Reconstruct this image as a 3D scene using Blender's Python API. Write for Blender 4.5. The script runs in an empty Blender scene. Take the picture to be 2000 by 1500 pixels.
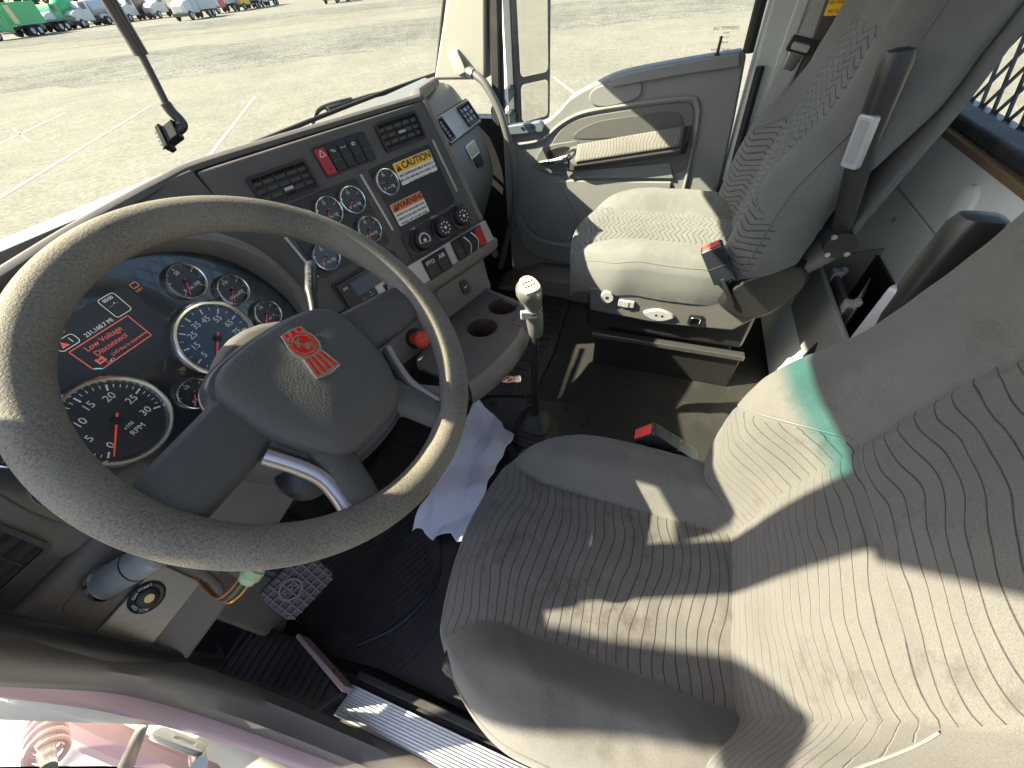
import bpy, bmesh, math, random
from mathutils import Vector, Matrix, Quaternion, noise as mnoise
random.seed(7)
R = math.radians
sc = bpy.context.scene
COL = sc.collection
# ------------------------------------------------------------------ camera, world, sun, exposure
cam = bpy.data.cameras.new('camera'); camo = bpy.data.objects.new('camera', cam); COL.objects.link(camo)
cam.sensor_width = 36.0; cam.sensor_fit = 'HORIZONTAL'; cam.lens = 36.0*750/2000
cam.clip_start = 0.02; cam.clip_end = 2000
h, p, r = R(67.613), R(47.18), R(5.184)
fw = Vector((math.sin(h)*math.cos(p), math.cos(h)*math.cos(p), -math.sin(p)))
rt = Vector((math.cos(h), -math.sin(h), 0)); dn = fw.cross(rt)
xr = rt*math.cos(r)+dn*math.sin(r); yd = -rt*math.sin(r)+dn*math.cos(r)
camo.matrix_world = Matrix.LocRotScale(Vector((-0.2303, -0.3726, 0.3022)), Matrix((xr, -yd, -fw)).transposed().to_quaternion(), None)
sc.camera = camo
SUN = Vector((0.46, -1.0, -0.88)).normalized()          # the way the light travels
w = bpy.data.worlds.new('World'); sc.world = w; w.use_nodes = True
nt = w.node_tree; nt.nodes.clear()
sky = nt.nodes.new('ShaderNodeTexSky'); sky.sky_type = 'NISHITA'; sky.sun_disc = False
sky.sun_elevation = math.asin(-SUN.z); sky.sun_rotation = math.atan2(-SUN.x, -SUN.y)
sky.dust_density = 2.0; sky.air_density = 1.0
bg = nt.nodes.new('ShaderNodeBackground'); bg.inputs['Strength'].default_value = 0.085
wo = nt.nodes.new('ShaderNodeOutputWorld')
nt.links.new(sky.outputs[0], bg.inputs[0]); nt.links.new(bg.outputs[0], wo.inputs[0])
sl = bpy.data.lights.new('sun', 'SUN'); sl.energy = 5.0; sl.angle = R(0.53); sl.color = (1.0, 0.90, 0.66)
slo = bpy.data.objects.new('sun', sl); COL.objects.link(slo)
slo.rotation_euler = SUN.to_track_quat('-Z', 'Y').to_euler(); slo.location = (-20, 40, 40)
sc.view_settings.view_transform = 'Standard'; sc.view_settings.look = 'None'
sc.view_settings.gamma = 1; sc.view_settings.use_curve_mapping = False
sc.view_settings.exposure = 2.3
sc.cycles.max_bounces = 10; sc.cycles.diffuse_bounces = 5; sc.cycles.transparent_max_bounces = 12
sc.cycles.use_denoising = True

# ------------------------------------------------------------------ materials
MATS = {}
def nn(nt, t, **kw):
    n = nt.nodes.new(t)
    for k, v in kw.items():
        if k in n.inputs.keys(): n.inputs[k].default_value = v
        else: setattr(n, k, v)
    return n
def M(name, col, rough=0.6, metal=0.0, var=0.12, vs=30.0, bump=0.0, bs=400.0, detail=3.0, emit=0.0, coat=0.0, spec=0.5, dust=0.0):
    if name in MATS: return MATS[name]
    m = bpy.data.materials.new(name); m.use_nodes = True; nt = m.node_tree
    b = nt.nodes['Principled BSDF']
    b.inputs['Roughness'].default_value = rough; b.inputs['Metallic'].default_value = metal
    b.inputs['Specular IOR Level'].default_value = spec
    if coat: b.inputs['Coat Weight'].default_value = coat
    tc = nn(nt, 'ShaderNodeTexCoord')
    n1 = nn(nt, 'ShaderNodeTexNoise', Scale=vs, Detail=5.0, Roughness=0.6); nt.links.new(tc.outputs['Object'], n1.inputs['Vector'])
    mx = nn(nt, 'ShaderNodeMix', data_type='RGBA')
    c = Vector(col)
    mx.inputs[6].default_value = (*(c*(1-var)), 1); mx.inputs[7].default_value = (*[min(1, x) for x in (c*(1+var))], 1)
    nt.links.new(n1.outputs['Fac'], mx.inputs[0]); out = mx.outputs[2]
    if dust:
        n3 = nn(nt, 'ShaderNodeTexNoise', Scale=9.0, Detail=8.0, Roughness=0.7); nt.links.new(tc.outputs['Object'], n3.inputs['Vector'])
        cr = nn(nt, 'ShaderNodeMapRange'); cr.inputs[1].default_value = .5; cr.inputs[2].default_value = .8; cr.inputs[4].default_value = dust
        nt.links.new(n3.outputs['Fac'], cr.inputs[0])
        m2 = nn(nt, 'ShaderNodeMix', data_type='RGBA'); m2.inputs[7].default_value = (.32, .29, .24, 1)
        nt.links.new(cr.outputs[0], m2.inputs[0]); nt.links.new(out, m2.inputs[6]); out = m2.outputs[2]
    nt.links.new(out, b.inputs['Base Color'])
    if var:
        rr = nn(nt, 'ShaderNodeMapRange'); rr.inputs[3].default_value = max(0, rough-.08); rr.inputs[4].default_value = min(1, rough+.08)
        nt.links.new(n1.outputs['Fac'], rr.inputs[0]); nt.links.new(rr.outputs[0], b.inputs['Roughness'])
    if bump:
        n2 = nn(nt, 'ShaderNodeTexNoise', Scale=bs, Detail=detail, Roughness=0.55); nt.links.new(tc.outputs['Object'], n2.inputs['Vector'])
        bp = nn(nt, 'ShaderNodeBump', Strength=bump, Distance=0.002); nt.links.new(n2.outputs['Fac'], bp.inputs['Height'])
        nt.links.new(bp.outputs[0], b.inputs['Normal'])
    if emit:
        b.inputs['Emission Color'].default_value = (*col, 1); b.inputs['Emission Strength'].default_value = emit
    MATS[name] = m
    return m
def glass(name, tint=(.95, .97, .95), refl=0.025, band=None):
    m = bpy.data.materials.new(name); m.use_nodes = True; nt = m.node_tree; nt.nodes.clear()
    o = nn(nt, 'ShaderNodeOutputMaterial'); mix = nn(nt, 'ShaderNodeMixShader')
    tr = nn(nt, 'ShaderNodeBsdfTransparent'); tr.inputs[0].default_value = (*tint, 1)
    gl = nn(nt, 'ShaderNodeBsdfGlossy'); gl.inputs['Roughness'].default_value = 0.01
    fr = nn(nt, 'ShaderNodeLayerWeight', Blend=0.5); pw_ = nn(nt, 'ShaderNodeMath', operation='POWER'); pw_.inputs[1].default_value = 5.0
    ma = nn(nt, 'ShaderNodeMath', operation='MULTIPLY_ADD'); ma.inputs[1].default_value = .35; ma.inputs[2].default_value = refl
    nt.links.new(fr.outputs['Facing'], pw_.inputs[0]); nt.links.new(pw_.outputs[0], ma.inputs[0])
    nt.links.new(ma.outputs[0], mix.inputs[0]); nt.links.new(tr.outputs[0], mix.inputs[1]); nt.links.new(gl.outputs[0], mix.inputs[2])
    if band:
        tc = nn(nt, 'ShaderNodeTexCoord'); sp = nn(nt, 'ShaderNodeSeparateXYZ'); nt.links.new(tc.outputs['Object'], sp.inputs[0])
        mr = nn(nt, 'ShaderNodeMapRange'); mr.inputs[1].default_value = band[0]; mr.inputs[2].default_value = band[1]
        nt.links.new(sp.outputs['Z'], mr.inputs[0])
        mc = nn(nt, 'ShaderNodeMix', data_type='RGBA'); mc.inputs[6].default_value = (*tint, 1); mc.inputs[7].default_value = (*band[2], 1)
        nt.links.new(mr.outputs[0], mc.inputs[0]); nt.links.new(mc.outputs[2], tr.inputs[0])
    nt.links.new(mix.outputs[0], o.inputs[0]); MATS[name] = m
    return m
def fabric(name, col, line, period=0.0185, amp=0.0085, zig=0.042, width=0.065, lines=True, stain=0.0, meander=0.012, smooth=False, ns=11.0):
    m = bpy.data.materials.new(name); m.use_nodes = True; nt = m.node_tree; L = nt.links.new
    b = nt.nodes['Principled BSDF']; b.inputs['Roughness'].default_value = 0.95; b.inputs['Specular IOR Level'].default_value = 0.15
    b.inputs['Sheen Weight'].default_value = 0.15; b.inputs['Sheen Roughness'].default_value = 0.5
    tc = nn(nt, 'ShaderNodeTexCoord'); uv = tc.outputs['UV']
    n1 = nn(nt, 'ShaderNodeTexNoise', Scale=900.0, Detail=2.0, Roughness=0.7); L(tc.outputs['Object'], n1.inputs[0])
    n2 = nn(nt, 'ShaderNodeTexNoise', Scale=8.0, Detail=5.0, Roughness=0.65); L(tc.outputs['Object'], n2.inputs[0])
    c = Vector(col)
    a = nn(nt, 'ShaderNodeMix', data_type='RGBA'); a.inputs[6].default_value = (*(c*.55), 1); a.inputs[7].default_value = (*(c*1.45), 1); L(n1.outputs['Fac'], a.inputs[0])
    d = nn(nt, 'ShaderNodeMix', data_type='RGBA', blend_type='MULTIPLY'); d.inputs[0].default_value = 1.0
    g = nn(nt, 'ShaderNodeMapRange'); g.inputs[1].default_value = .3; g.inputs[2].default_value = .7; g.inputs[3].default_value = .86; g.inputs[4].default_value = 1.1; L(n2.outputs['Fac'], g.inputs[0])
    L(a.outputs[2], d.inputs[6]); L(g.outputs[0], d.inputs[7]); out = d.outputs[2]
    hgt = n1.outputs['Fac']
    def mth(op, x, y=None, clamp=False):
        n = nn(nt, 'ShaderNodeMath', operation=op, use_clamp=clamp)
        for i, q in enumerate((x, y)):
            if q is None: continue
            if isinstance(q, (int, float)): n.inputs[i].default_value = q
            else: L(q, n.inputs[i])
        return n.outputs[0]
    if lines:
        sp = nn(nt, 'ShaderNodeSeparateXYZ'); L(uv, sp.inputs[0])
        n3 = nn(nt, 'ShaderNodeTexNoise', Scale=ns, Detail=1.5 if smooth else 1.0); L(uv, n3.inputs[0])
        n4 = nn(nt, 'ShaderNodeTexNoise', Scale=260.0, Detail=1.0); L(uv, n4.inputs[0])
        me = mth('MULTIPLY', mth('SUBTRACT', n3.outputs['Fac'], .5), meander*2)
        u2 = mth('ADD', sp.outputs['X'], mth('MULTIPLY', mth('SUBTRACT', n3.outputs['Fac'], .5), .05))
        if smooth: z = mth('MULTIPLY', mth('SINE', mth('MULTIPLY', u2, math.pi/zig)), amp)
        else: z = mth('MULTIPLY', mth('PINGPONG', mth('ADD', u2, 10.0), zig), amp/zig*2)
        v = mth('ADD', mth('ADD', sp.outputs['Y'], z), me)
        f = mth('FRACT', mth('ADD', mth('DIVIDE', v, period), 50.0))
        dist = mth('ABSOLUTE', mth('SUBTRACT', f, .5))
        ln = mth('SUBTRACT', 1.0, mth('DIVIDE', dist, width), True)
        br = mth('MULTIPLY', mth('MULTIPLY', ln, 1.6, True), mth('ADD', mth('MULTIPLY', n4.outputs['Fac'], .5), .6), True)
        e = nn(nt, 'ShaderNodeMix', data_type='RGBA'); e.inputs[7].default_value = (*line, 1); L(br, e.inputs[0]); L(out, e.inputs[6]); out = e.outputs[2]
        hgt = mth('SUBTRACT', n1.outputs['Fac'], mth('MULTIPLY', br, 1.3))
    if stain:
        n5 = nn(nt, 'ShaderNodeTexNoise', Scale=14.0, Detail=7.0, Roughness=.75); L(tc.outputs['Object'], n5.inputs[0])
        s = nn(nt, 'ShaderNodeMapRange'); s.inputs[1].default_value = .55; s.inputs[2].default_value = .68; s.inputs[4].default_value = stain; L(n5.outputs['Fac'], s.inputs[0])
        e2 = nn(nt, 'ShaderNodeMix', data_type='RGBA'); e2.inputs[7].default_value = (.05, .042, .038, 1); L(s.outputs[0], e2.inputs[0]); L(out, e2.inputs[6]); out = e2.outputs[2]
    L(out, b.inputs['Base Color'])
    bp = nn(nt, 'ShaderNodeBump', Strength=0.55, Distance=0.0012); L(hgt, bp.inputs['Height']); L(bp.outputs[0], b.inputs['Normal'])
    MATS[name] = m
    return m

# ------------------------------------------------------------------ mesh helpers
class F:                                    # a local frame: origin, right, up, out
    def __init__(s, o, e1, e2, n): s.o, s.e1, s.e2, s.n = Vector(o), Vector(e1).normalized(), Vector(e2).normalized(), Vector(n).normalized()
    def p(s, a, b, h=0): return s.o + s.e1*a + s.e2*b + s.n*h
    def at(s, a, b, h=0, rot=0):
        c, q = math.cos(rot), math.sin(rot)
        return F(s.p(a, b, h), s.e1*c+s.e2*q, -s.e1*q+s.e2*c, s.n)
WORLD = F((0, 0, 0), (1, 0, 0), (0, 1, 0), (0, 0, 1))
def rrect(a0, a1, b0, b1, r=0.006, k=4):
    pts = []
    for cx, cy, t0 in ((a1-r, b1-r, 0), (a0+r, b1-r, 90), (a0+r, b0+r, 180), (a1-r, b0+r, 270)):
        for i in range(k+1):
            t = R(t0+90*i/k); pts.append((cx+r*math.cos(t), cy+r*math.sin(t)))
    return pts
def circ(a, b, r, n=40, rb=None): return [(a+r*math.cos(2*math.pi*i/n), b+(rb or r)*math.sin(2*math.pi*i/n)) for i in range(n)]
def catmull(pts, k=6, closed=False):
    P = [Vector(q) for q in pts]; n = len(P); out = []
    for i in range(n if closed else n-1):
        g = lambda j: P[j % n] if closed else P[max(0, min(n-1, j))]
        a, b, c, d = g(i-1), g(i), g(i+1), g(i+2)
        for s in range(k):
            t = s/k; out.append(.5*((2*b)+(c-a)*t+(2*a-5*b+4*c-d)*t*t+(3*b-a-3*c+d)*t**3))
    if not closed: out.append(P[-1])
    return out
class MB:
    def __init__(s): s.v, s.f, s.uv = [], [], {}
    def add(s, vs, fs):
        o = len(s.v); s.v += [Vector(q) for q in vs]; s.f += [tuple(i+o for i in f) for f in fs]; return s
    def box(s, lo, hi, fr=WORLD):
        c = [fr.p(x, y, z) for z in (lo[2], hi[2]) for y in (lo[1], hi[1]) for x in (lo[0], hi[0])]
        return s.add(c, [(0, 2, 3, 1), (4, 5, 7, 6), (0, 1, 5, 4), (2, 6, 7, 3), (0, 4, 6, 2), (1, 3, 7, 5)])
    def prism(s, poly, fr, h0, h1, top_scale=None):
        n = len(poly); lo = [fr.p(a, b, h0) for a, b in poly]
        if top_scale:
            cx = sum(a for a, b in poly)/n; cy = sum(b for a, b in poly)/n
            hi = [fr.p(cx+(a-cx)*top_scale, cy+(b-cy)*top_scale, h1) for a, b in poly]
        else: hi = [fr.p(a, b, h1) for a, b in poly]
        return s.add(lo+hi, [tuple(range(n-1, -1, -1)), tuple(range(n, 2*n))]+[(i, (i+1) % n, n+(i+1) % n, n+i) for i in range(n)])
    def holed(s, poly, hole, fr, h0, h1):      # a plate with a hole; both loops the same length and order
        n = len(poly); V = [fr.p(a, b, h) for h in (h0, h1) for L in (poly, hole) for a, b in L]; f = []
        for i in range(n):
            j = (i+1) % n
            f += [(2*n+i, 2*n+j, 3*n+j, 3*n+i), (i, n+i, n+j, j), (i, j, 2*n+j, 2*n+i), (n+i, 3*n+i, 3*n+j, n+j)]
        return s.add(V, f)
    def loft(s, rings, closed=True, caps=True):
        n = len(rings[0]); V = [q for r_ in rings for q in r_]; f = []
        for k in range(len(rings)-1):
            for i in range(n if closed else n-1):
                j = (i+1) % n; f.append((k*n+i, k*n+j, (k+1)*n+j, (k+1)*n+i))
        if caps and closed: f += [tuple(range(n-1, -1, -1)), tuple((len(rings)-1)*n+i for i in range(n))]
        return s.add(V, f)
    def tube(s, path, r, n=12, caps=True, closed=False):
        P = [Vector(q) for q in path]; rings = []; m = len(P)
        rr = r if isinstance(r, (list, tuple)) else [r]*m
        t0 = (P[1]-P[0]).normalized(); up = Vector((0, 0, 1)) if abs(t0.z) < .9 else Vector((1, 0, 0))
        u = t0.cross(up).normalized()
        for i in range(m):
            a, b = (P[(i-1) % m], P[(i+1) % m]) if closed else (P[max(0, i-1)], P[min(m-1, i+1)])
            t = (b-a).normalized(); u = (u-t*u.dot(t)).normalized(); w_ = t.cross(u)
            rings.append([P[i]+(u*math.cos(2*math.pi*k/n)+w_*math.sin(2*math.pi*k/n))*rr[i] for k in range(n)])
        if closed: rings.append(rings[0])
        return s.loft(rings, True, caps and not closed)
    def lathe(s, prof, fr, n=32, caps=False):
        return s.loft([[fr.p(r_*math.cos(2*math.pi*k/n), r_*math.sin(2*math.pi*k/n), h_) for k in range(n)] for r_, h_ in prof], True, caps)
    def grid(s, fn, nu, nv, flip=False):
        V = [fn(i/nu, j/nv) for j in range(nv+1) for i in range(nu+1)]; f = []
        for j in range(nv):
            for i in range(nu):
                a = j*(nu+1)+i; q = (a, a+1, a+nu+2, a+nu+1); f.append(q[::-1] if flip else q)
        return s.add(V, f)
    def build(s, name, mat, parent=None, bevel=0.0, smooth=True, ang=35, solid=0.0, sub=0, seg=2):
        me = bpy.data.meshes.new(name); me.from_pydata([tuple(q) for q in s.v], [], s.f); me.validate()
        bm = bmesh.new(); bm.from_mesh(me); bmesh.ops.remove_doubles(bm, verts=bm.verts, dist=1e-6)
        bmesh.ops.recalc_face_normals(bm, faces=bm.faces); bm.to_mesh(me); bm.free()
        return link(name, me, mat, parent, bevel, smooth, ang, solid, sub, seg)
def link(name, me, mat, parent=None, bevel=0, smooth=True, ang=35, solid=0, sub=0, seg=2):
    if mat is not None: me.materials.append(mat)
    if smooth:
        me.polygons.foreach_set('use_smooth', [True]*len(me.polygons))
        me.set_sharp_from_angle(angle=R(ang))
    o = bpy.data.objects.new(name, me); COL.objects.link(o)
    if solid:
        md = o.modifiers.new('s', 'SOLIDIFY'); md.thickness = solid; md.offset = -1
    if bevel:
        md = o.modifiers.new('b', 'BEVEL'); md.width = bevel; md.segments = seg; md.limit_method = 'ANGLE'; md.angle_limit = R(40); md.harden_normals = smooth
    if sub:
        md = o.modifiers.new('u', 'SUBSURF'); md.levels = sub; md.render_levels = sub
    if parent is not None: adopt(o, parent)
    return o
def adopt(o, parent):
    o.parent = parent
    q = parent; off = Vector((0, 0, 0))
    while q is not None:
        off += q.location + q.matrix_parent_inverse.translation; q = q.parent
    o.matrix_parent_inverse = Matrix.Translation(-off)
def thing(name, label, cat, loc=(0, 0, 0), group=None):
    o = bpy.data.objects.new(name, None); COL.objects.link(o); o.location = loc; o.empty_display_size = .05
    o['label'] = label; o['category'] = cat
    if group: o['group'] = group
    return o
def tag(o, label, cat, group=None):
    o['label'] = label; o['category'] = cat
    if group: o['group'] = group
    return o
def struct(o): o['kind'] = 'structure'; return o
def text(name, body, fr, a, b, hh, size, mat, parent, rot=0, align='CENTER', ext=0.0003, sx=1.0, bold=0.0):
    cu = bpy.data.curves.new(name, 'FONT'); cu.body = body; cu.size = size; cu.align_x = align; cu.align_y = 'CENTER'; cu.extrude = ext; cu.offset = bold; cu.resolution_u = 3
    tmp = bpy.data.objects.new('t', cu); COL.objects.link(tmp); bpy.context.view_layer.update()
    me = bpy.data.meshes.new_from_object(tmp.evaluated_get(bpy.context.evaluated_depsgraph_get()))
    bpy.data.objects.remove(tmp); f = fr.at(a, b, hh, rot)
    for v in me.vertices: v.co = f.p(v.co.x*sx, v.co.y, v.co.z)
    me.name = name; me.materials.clear()
    return link(name, me, mat, parent, smooth=False)
# ------------------------------------------------------------------ palette
def ground_mat(name, col, con, sc_):
    m = bpy.data.materials.new(name); m.use_nodes = True; nt = m.node_tree; L = nt.links.new; b = nt.nodes['Principled BSDF']; b.inputs['Roughness'].default_value = .95; b.inputs['Specular IOR Level'].default_value = .1
    tc = nn(nt, 'ShaderNodeTexCoord'); c = Vector(col); out = None
    for k, (s_, w_) in enumerate(((sc_*.03, .55), (sc_*.25, .6), (sc_, 1.0), (sc_*3.2, .9))):
        n = nn(nt, 'ShaderNodeTexNoise', Scale=s_, Detail=4.0, Roughness=.7, Distortion=0.0); L(tc.outputs['Object'], n.inputs[0])
        r_ = nn(nt, 'ShaderNodeMapRange'); r_.inputs[1].default_value = .36; r_.inputs[2].default_value = .60; r_.inputs[3].default_value = 1-con*w_; r_.inputs[4].default_value = 1+con*w_*.25; L(n.outputs['Fac'], r_.inputs[0])
        if out is None: out = r_.outputs[0]
        else:
            q = nn(nt, 'ShaderNodeMath', operation='MULTIPLY'); L(out, q.inputs[0]); L(r_.outputs[0], q.inputs[1]); out = q.outputs[0]
    mx = nn(nt, 'ShaderNodeMix', data_type='RGBA', blend_type='MULTIPLY'); mx.inputs[0].default_value = 1.0; mx.inputs[6].default_value = (*(c*1.35), 1); L(out, mx.inputs[7]); L(mx.outputs[2], b.inputs['Base Color'])
    MATS[name] = m; return m
asphalt = ground_mat('asphalt', (.124, .121, .104), .20, 9.0)
gravel = ground_mat('gravel', (.122, .124, .110), .48, 7.0)
road_m = ground_mat('dirt_road', (.130, .126, .103), .35, 5.0)
paint_line = M('line_paint', (.195, .19, .165), .8, var=.25, vs=8)
grey_p = M('grey_plastic', (.165, .172, .172), .55, var=.06, vs=25, bump=.12, bs=900)
door_p = M('door_plastic', (.175, .182, .18), .6, var=.07, vs=14, bump=.15, bs=1100)
door_d = M('door_insert', (.105, .108, .106), .7, var=.08, vs=20, bump=.2, bs=1000)
lgrey_p = M('light_grey_plastic', (.82, .87, .865), .5, var=.05, vs=9, bump=.08, bs=700, dust=.15)
trim_p = M('pillar_trim', (.25, .245, .218), .7, var=.06, vs=12, bump=.15, bs=900)
dash_p = M('dash_plastic', (.080, .073, .070), .62, var=.08, vs=18, bump=.22, bs=1200, dust=.12)
dash_b = M('dash_brown_plastic', (.150, .130, .120), .6, var=.07, vs=18, bump=.18, bs=1100, dust=.12)
dash_k = M('dash_black', (.013, .0135, .015), .42, var=.1, vs=30, bump=.1, bs=900)
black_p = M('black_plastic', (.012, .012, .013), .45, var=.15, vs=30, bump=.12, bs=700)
black_g = M('black_gloss', (.018, .021, .028), .18, var=.1, vs=12, coat=.4)
rubber = M('black_rubber', (.014, .0135, .0135), .75, var=.2, vs=25, bump=.25, bs=500, dust=.1)
mat_r = M('mat_rubber', (.016, .013, .015), .5, var=.25, vs=18, bump=.3, bs=350, dust=.10)
floor_m = M('floor_vinyl', (.012, .012, .011), .7, var=.2, vs=10, bump=.3, bs=420, dust=.07)
bez_m = M('bezel_chrome', (.90, .89, .86), .24, 1.0, var=.0)
chrome = M('chrome', (.80, .80, .78), .12, 1.0, var=.04, vs=20)
steel = M('steel', (.50, .50, .50), .32, 1.0, var=.12, vs=60)
alu = M('aluminium', (.60, .60, .62), .42, 1.0, var=.12, vs=40, bump=.1, bs=300)
brush = M('brushed_trim', (.40, .39, .385), .40, .5, var=.08, vs=30)
silver_p = M('silver_plastic', (.36, .37, .40), .42, .2, var=.05, vs=20)
white_paint = M('white_paint', (.72, .71, .66), .3, var=.04, vs=3, coat=.5)
rose_paint = M('rose_grey_paint', (.42, .27, .275), .45, var=.08, vs=10, dust=.2)
ink_w = M('white_ink', (.72, .72, .72), .6, var=.05)
ink_o = M('orange_ink', (.55, .20, .09), .5, emit=0.07)
lamp_r = M('display_red', (.62, .12, .10), .5, emit=0.10)
lamp_w = M('display_white', (.6, .6, .57), .5, emit=0.08)
lamp_c = M('display_cyan', (.1, .55, .6), .5, emit=0.2)
red_p = M('red_plastic', (.42, .018, .02), .35, var=.08)
red_k = M('red_knob', (.60, .05, .025), .35, var=.1)
red_e = M('red_enamel', (.62, .012, .015), .22, coat=.5, var=.05)
dial_m = M('dial_black', (.026, .029, .036), .35, var=.1)
lens_m = glass('clear_lens', (.97, .97, .97))
ws_glass = glass('windshield_glass', (.95, .97, .95), band=(.676, .70, (.16, .60, .58)))
dg_glass = glass('door_glass', (.94, .96, .94))
mirror_m = M('mirror_silver', (.86, .86, .85), .02, 1.0, var=.0)
yellow_l = M('yellow_label', (.80, .48, .03), .5, var=.04)
orange_l = M('orange_label', (.75, .19, .04), .5, var=.04)
white_l = M('white_label', (.72, .70, .69), .5, var=.03)
ink_k = M('black_ink', (.012, .012, .012), .6, var=.05)
paper_m = M('paper', (.62, .60, .70), .8, var=.05, vs=12, bump=.2, bs=60)
knob_m = M('knob_grey', (.26, .27, .27), .5, var=.05)
web_m = M('belt_webbing', (.32, .325, .32), .75, var=.1, vs=200, bump=.4, bs=900)
fab_grey = fabric('seat_cloth', (.132, .137, .134), (.03, .03, .03), lines=False)
post_m = M('pillar_grey', (.42, .45, .445), .5, var=.05, vs=9)
fab_warm = fabric('driver_cloth', (.116, .112, .107), (.03, .03, .03), lines=False, stain=.25)
bin_m = M('bin_grey', (.23, .235, .225), .55, var=.06, vs=12, bump=.1, bs=900, dust=.1)
key_m = M('key_plate_metal', (.25, .235, .225), .38, .6, var=.25, vs=120)
boot_m = M('boot_rubber', (.030, .029, .028), .6, var=.2, vs=25, bump=.2, bs=500)
fab_pat = fabric('seat_pattern_cloth', (.108, .104, .099), (.016, .016, .018), stain=.6, period=.0155, amp=.0035, zig=.10, width=.065, smooth=True, meander=.024, ns=7.0)
fab_zig = fabric('seat_chevron_cloth', (.134, .139, .136), (.030, .030, .032), stain=.0, period=.0165, amp=.0085, zig=.036, width=.13, meander=.006)
fab_arm = fabric('armrest_cloth', (.15, .145, .138), (.07, .07, .065), period=.012, amp=.003, zig=.02, width=.12)

# ------------------------------------------------------------------ ground and yard
GZ = -2.0
g = MB().add([(-250, -250, GZ), (450, -250, GZ), (450, 450, GZ), (-250, 450, GZ)], [(0, 1, 2, 3)]).build('ground', asphalt); struct(g)
def strip(name, near, far, mat, z):
    m = MB(); n = len(near); m.add([(*q, z) for q in near]+[(*q, z) for q in far], [(i, i+1, n+i+1, n+i) for i in range(n-1)])
    return struct(m.build(name, mat))
near = [(-20, 62), (4, 38), (13, 25.5), (15.2, 19.2), (20, 15.2), (27, 4), (34, -9), (44, -30)]
far = [(-8, 78), (14, 50), (22, 36), (28, 29), (38, 20.5), (46, 9), (54, -6), (66, -28)]
def jag(L, amp, k=8):
    out = []
    for i in range(len(L)-1):
        for s in range(k):
            t = s/k; x = L[i][0]+(L[i+1][0]-L[i][0])*t; y = L[i][1]+(L[i+1][1]-L[i][1])*t
            d = (mnoise.noise(Vector((x*.6, y*.6, 3)))+.5*mnoise.noise(Vector((x*2.1, y*2.1, 5))))*amp
            out.append((x+d*.8, y+d*.6))
    return out+[L[-1]]
strip('gravel_strip', jag(near, .9), jag(far, 1.4), gravel, GZ+.004)
far2 = [(x+10, y+7) for x, y in far]; far3 = [(x+34, y+24) for x, y in far]
strip('dirt_road', jag(far2, .8), jag([(x+7, y+5) for x, y in far2], .8), road_m, GZ+.008)
strip('gravel_verge', jag([(x+17, y+12) for x, y in far], 1.2), jag(far3, 1.5), gravel, GZ+.004)
def line(p0, p1, wd=.10):
    a, b = Vector((*p0, 0)), Vector((*p1, 0)); t = (b-a).normalized(); s = Vector((-t.y, t.x, 0))*wd/2; z = Vector((0, 0, GZ+.004))
    struct(MB().add([a+s+z, a-s+z, b-s+z, b+s+z], [(0, 1, 2, 3)]).build('parking_line', paint_line))
for p0, p1 in (((1.2, 9.4), (10.36, 15.73)), ((3.2, 6.55), (11.62, 12.56)), ((1.5, 12.7), (9.3, 18.38)), ((5.5, -1.2), (14.04, 3.27)), ((4.2, 1.9), (12.9, 6.6))): line(p0, p1)
line((7.6, 18.04), (6.63, 15.57), .06)

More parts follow.
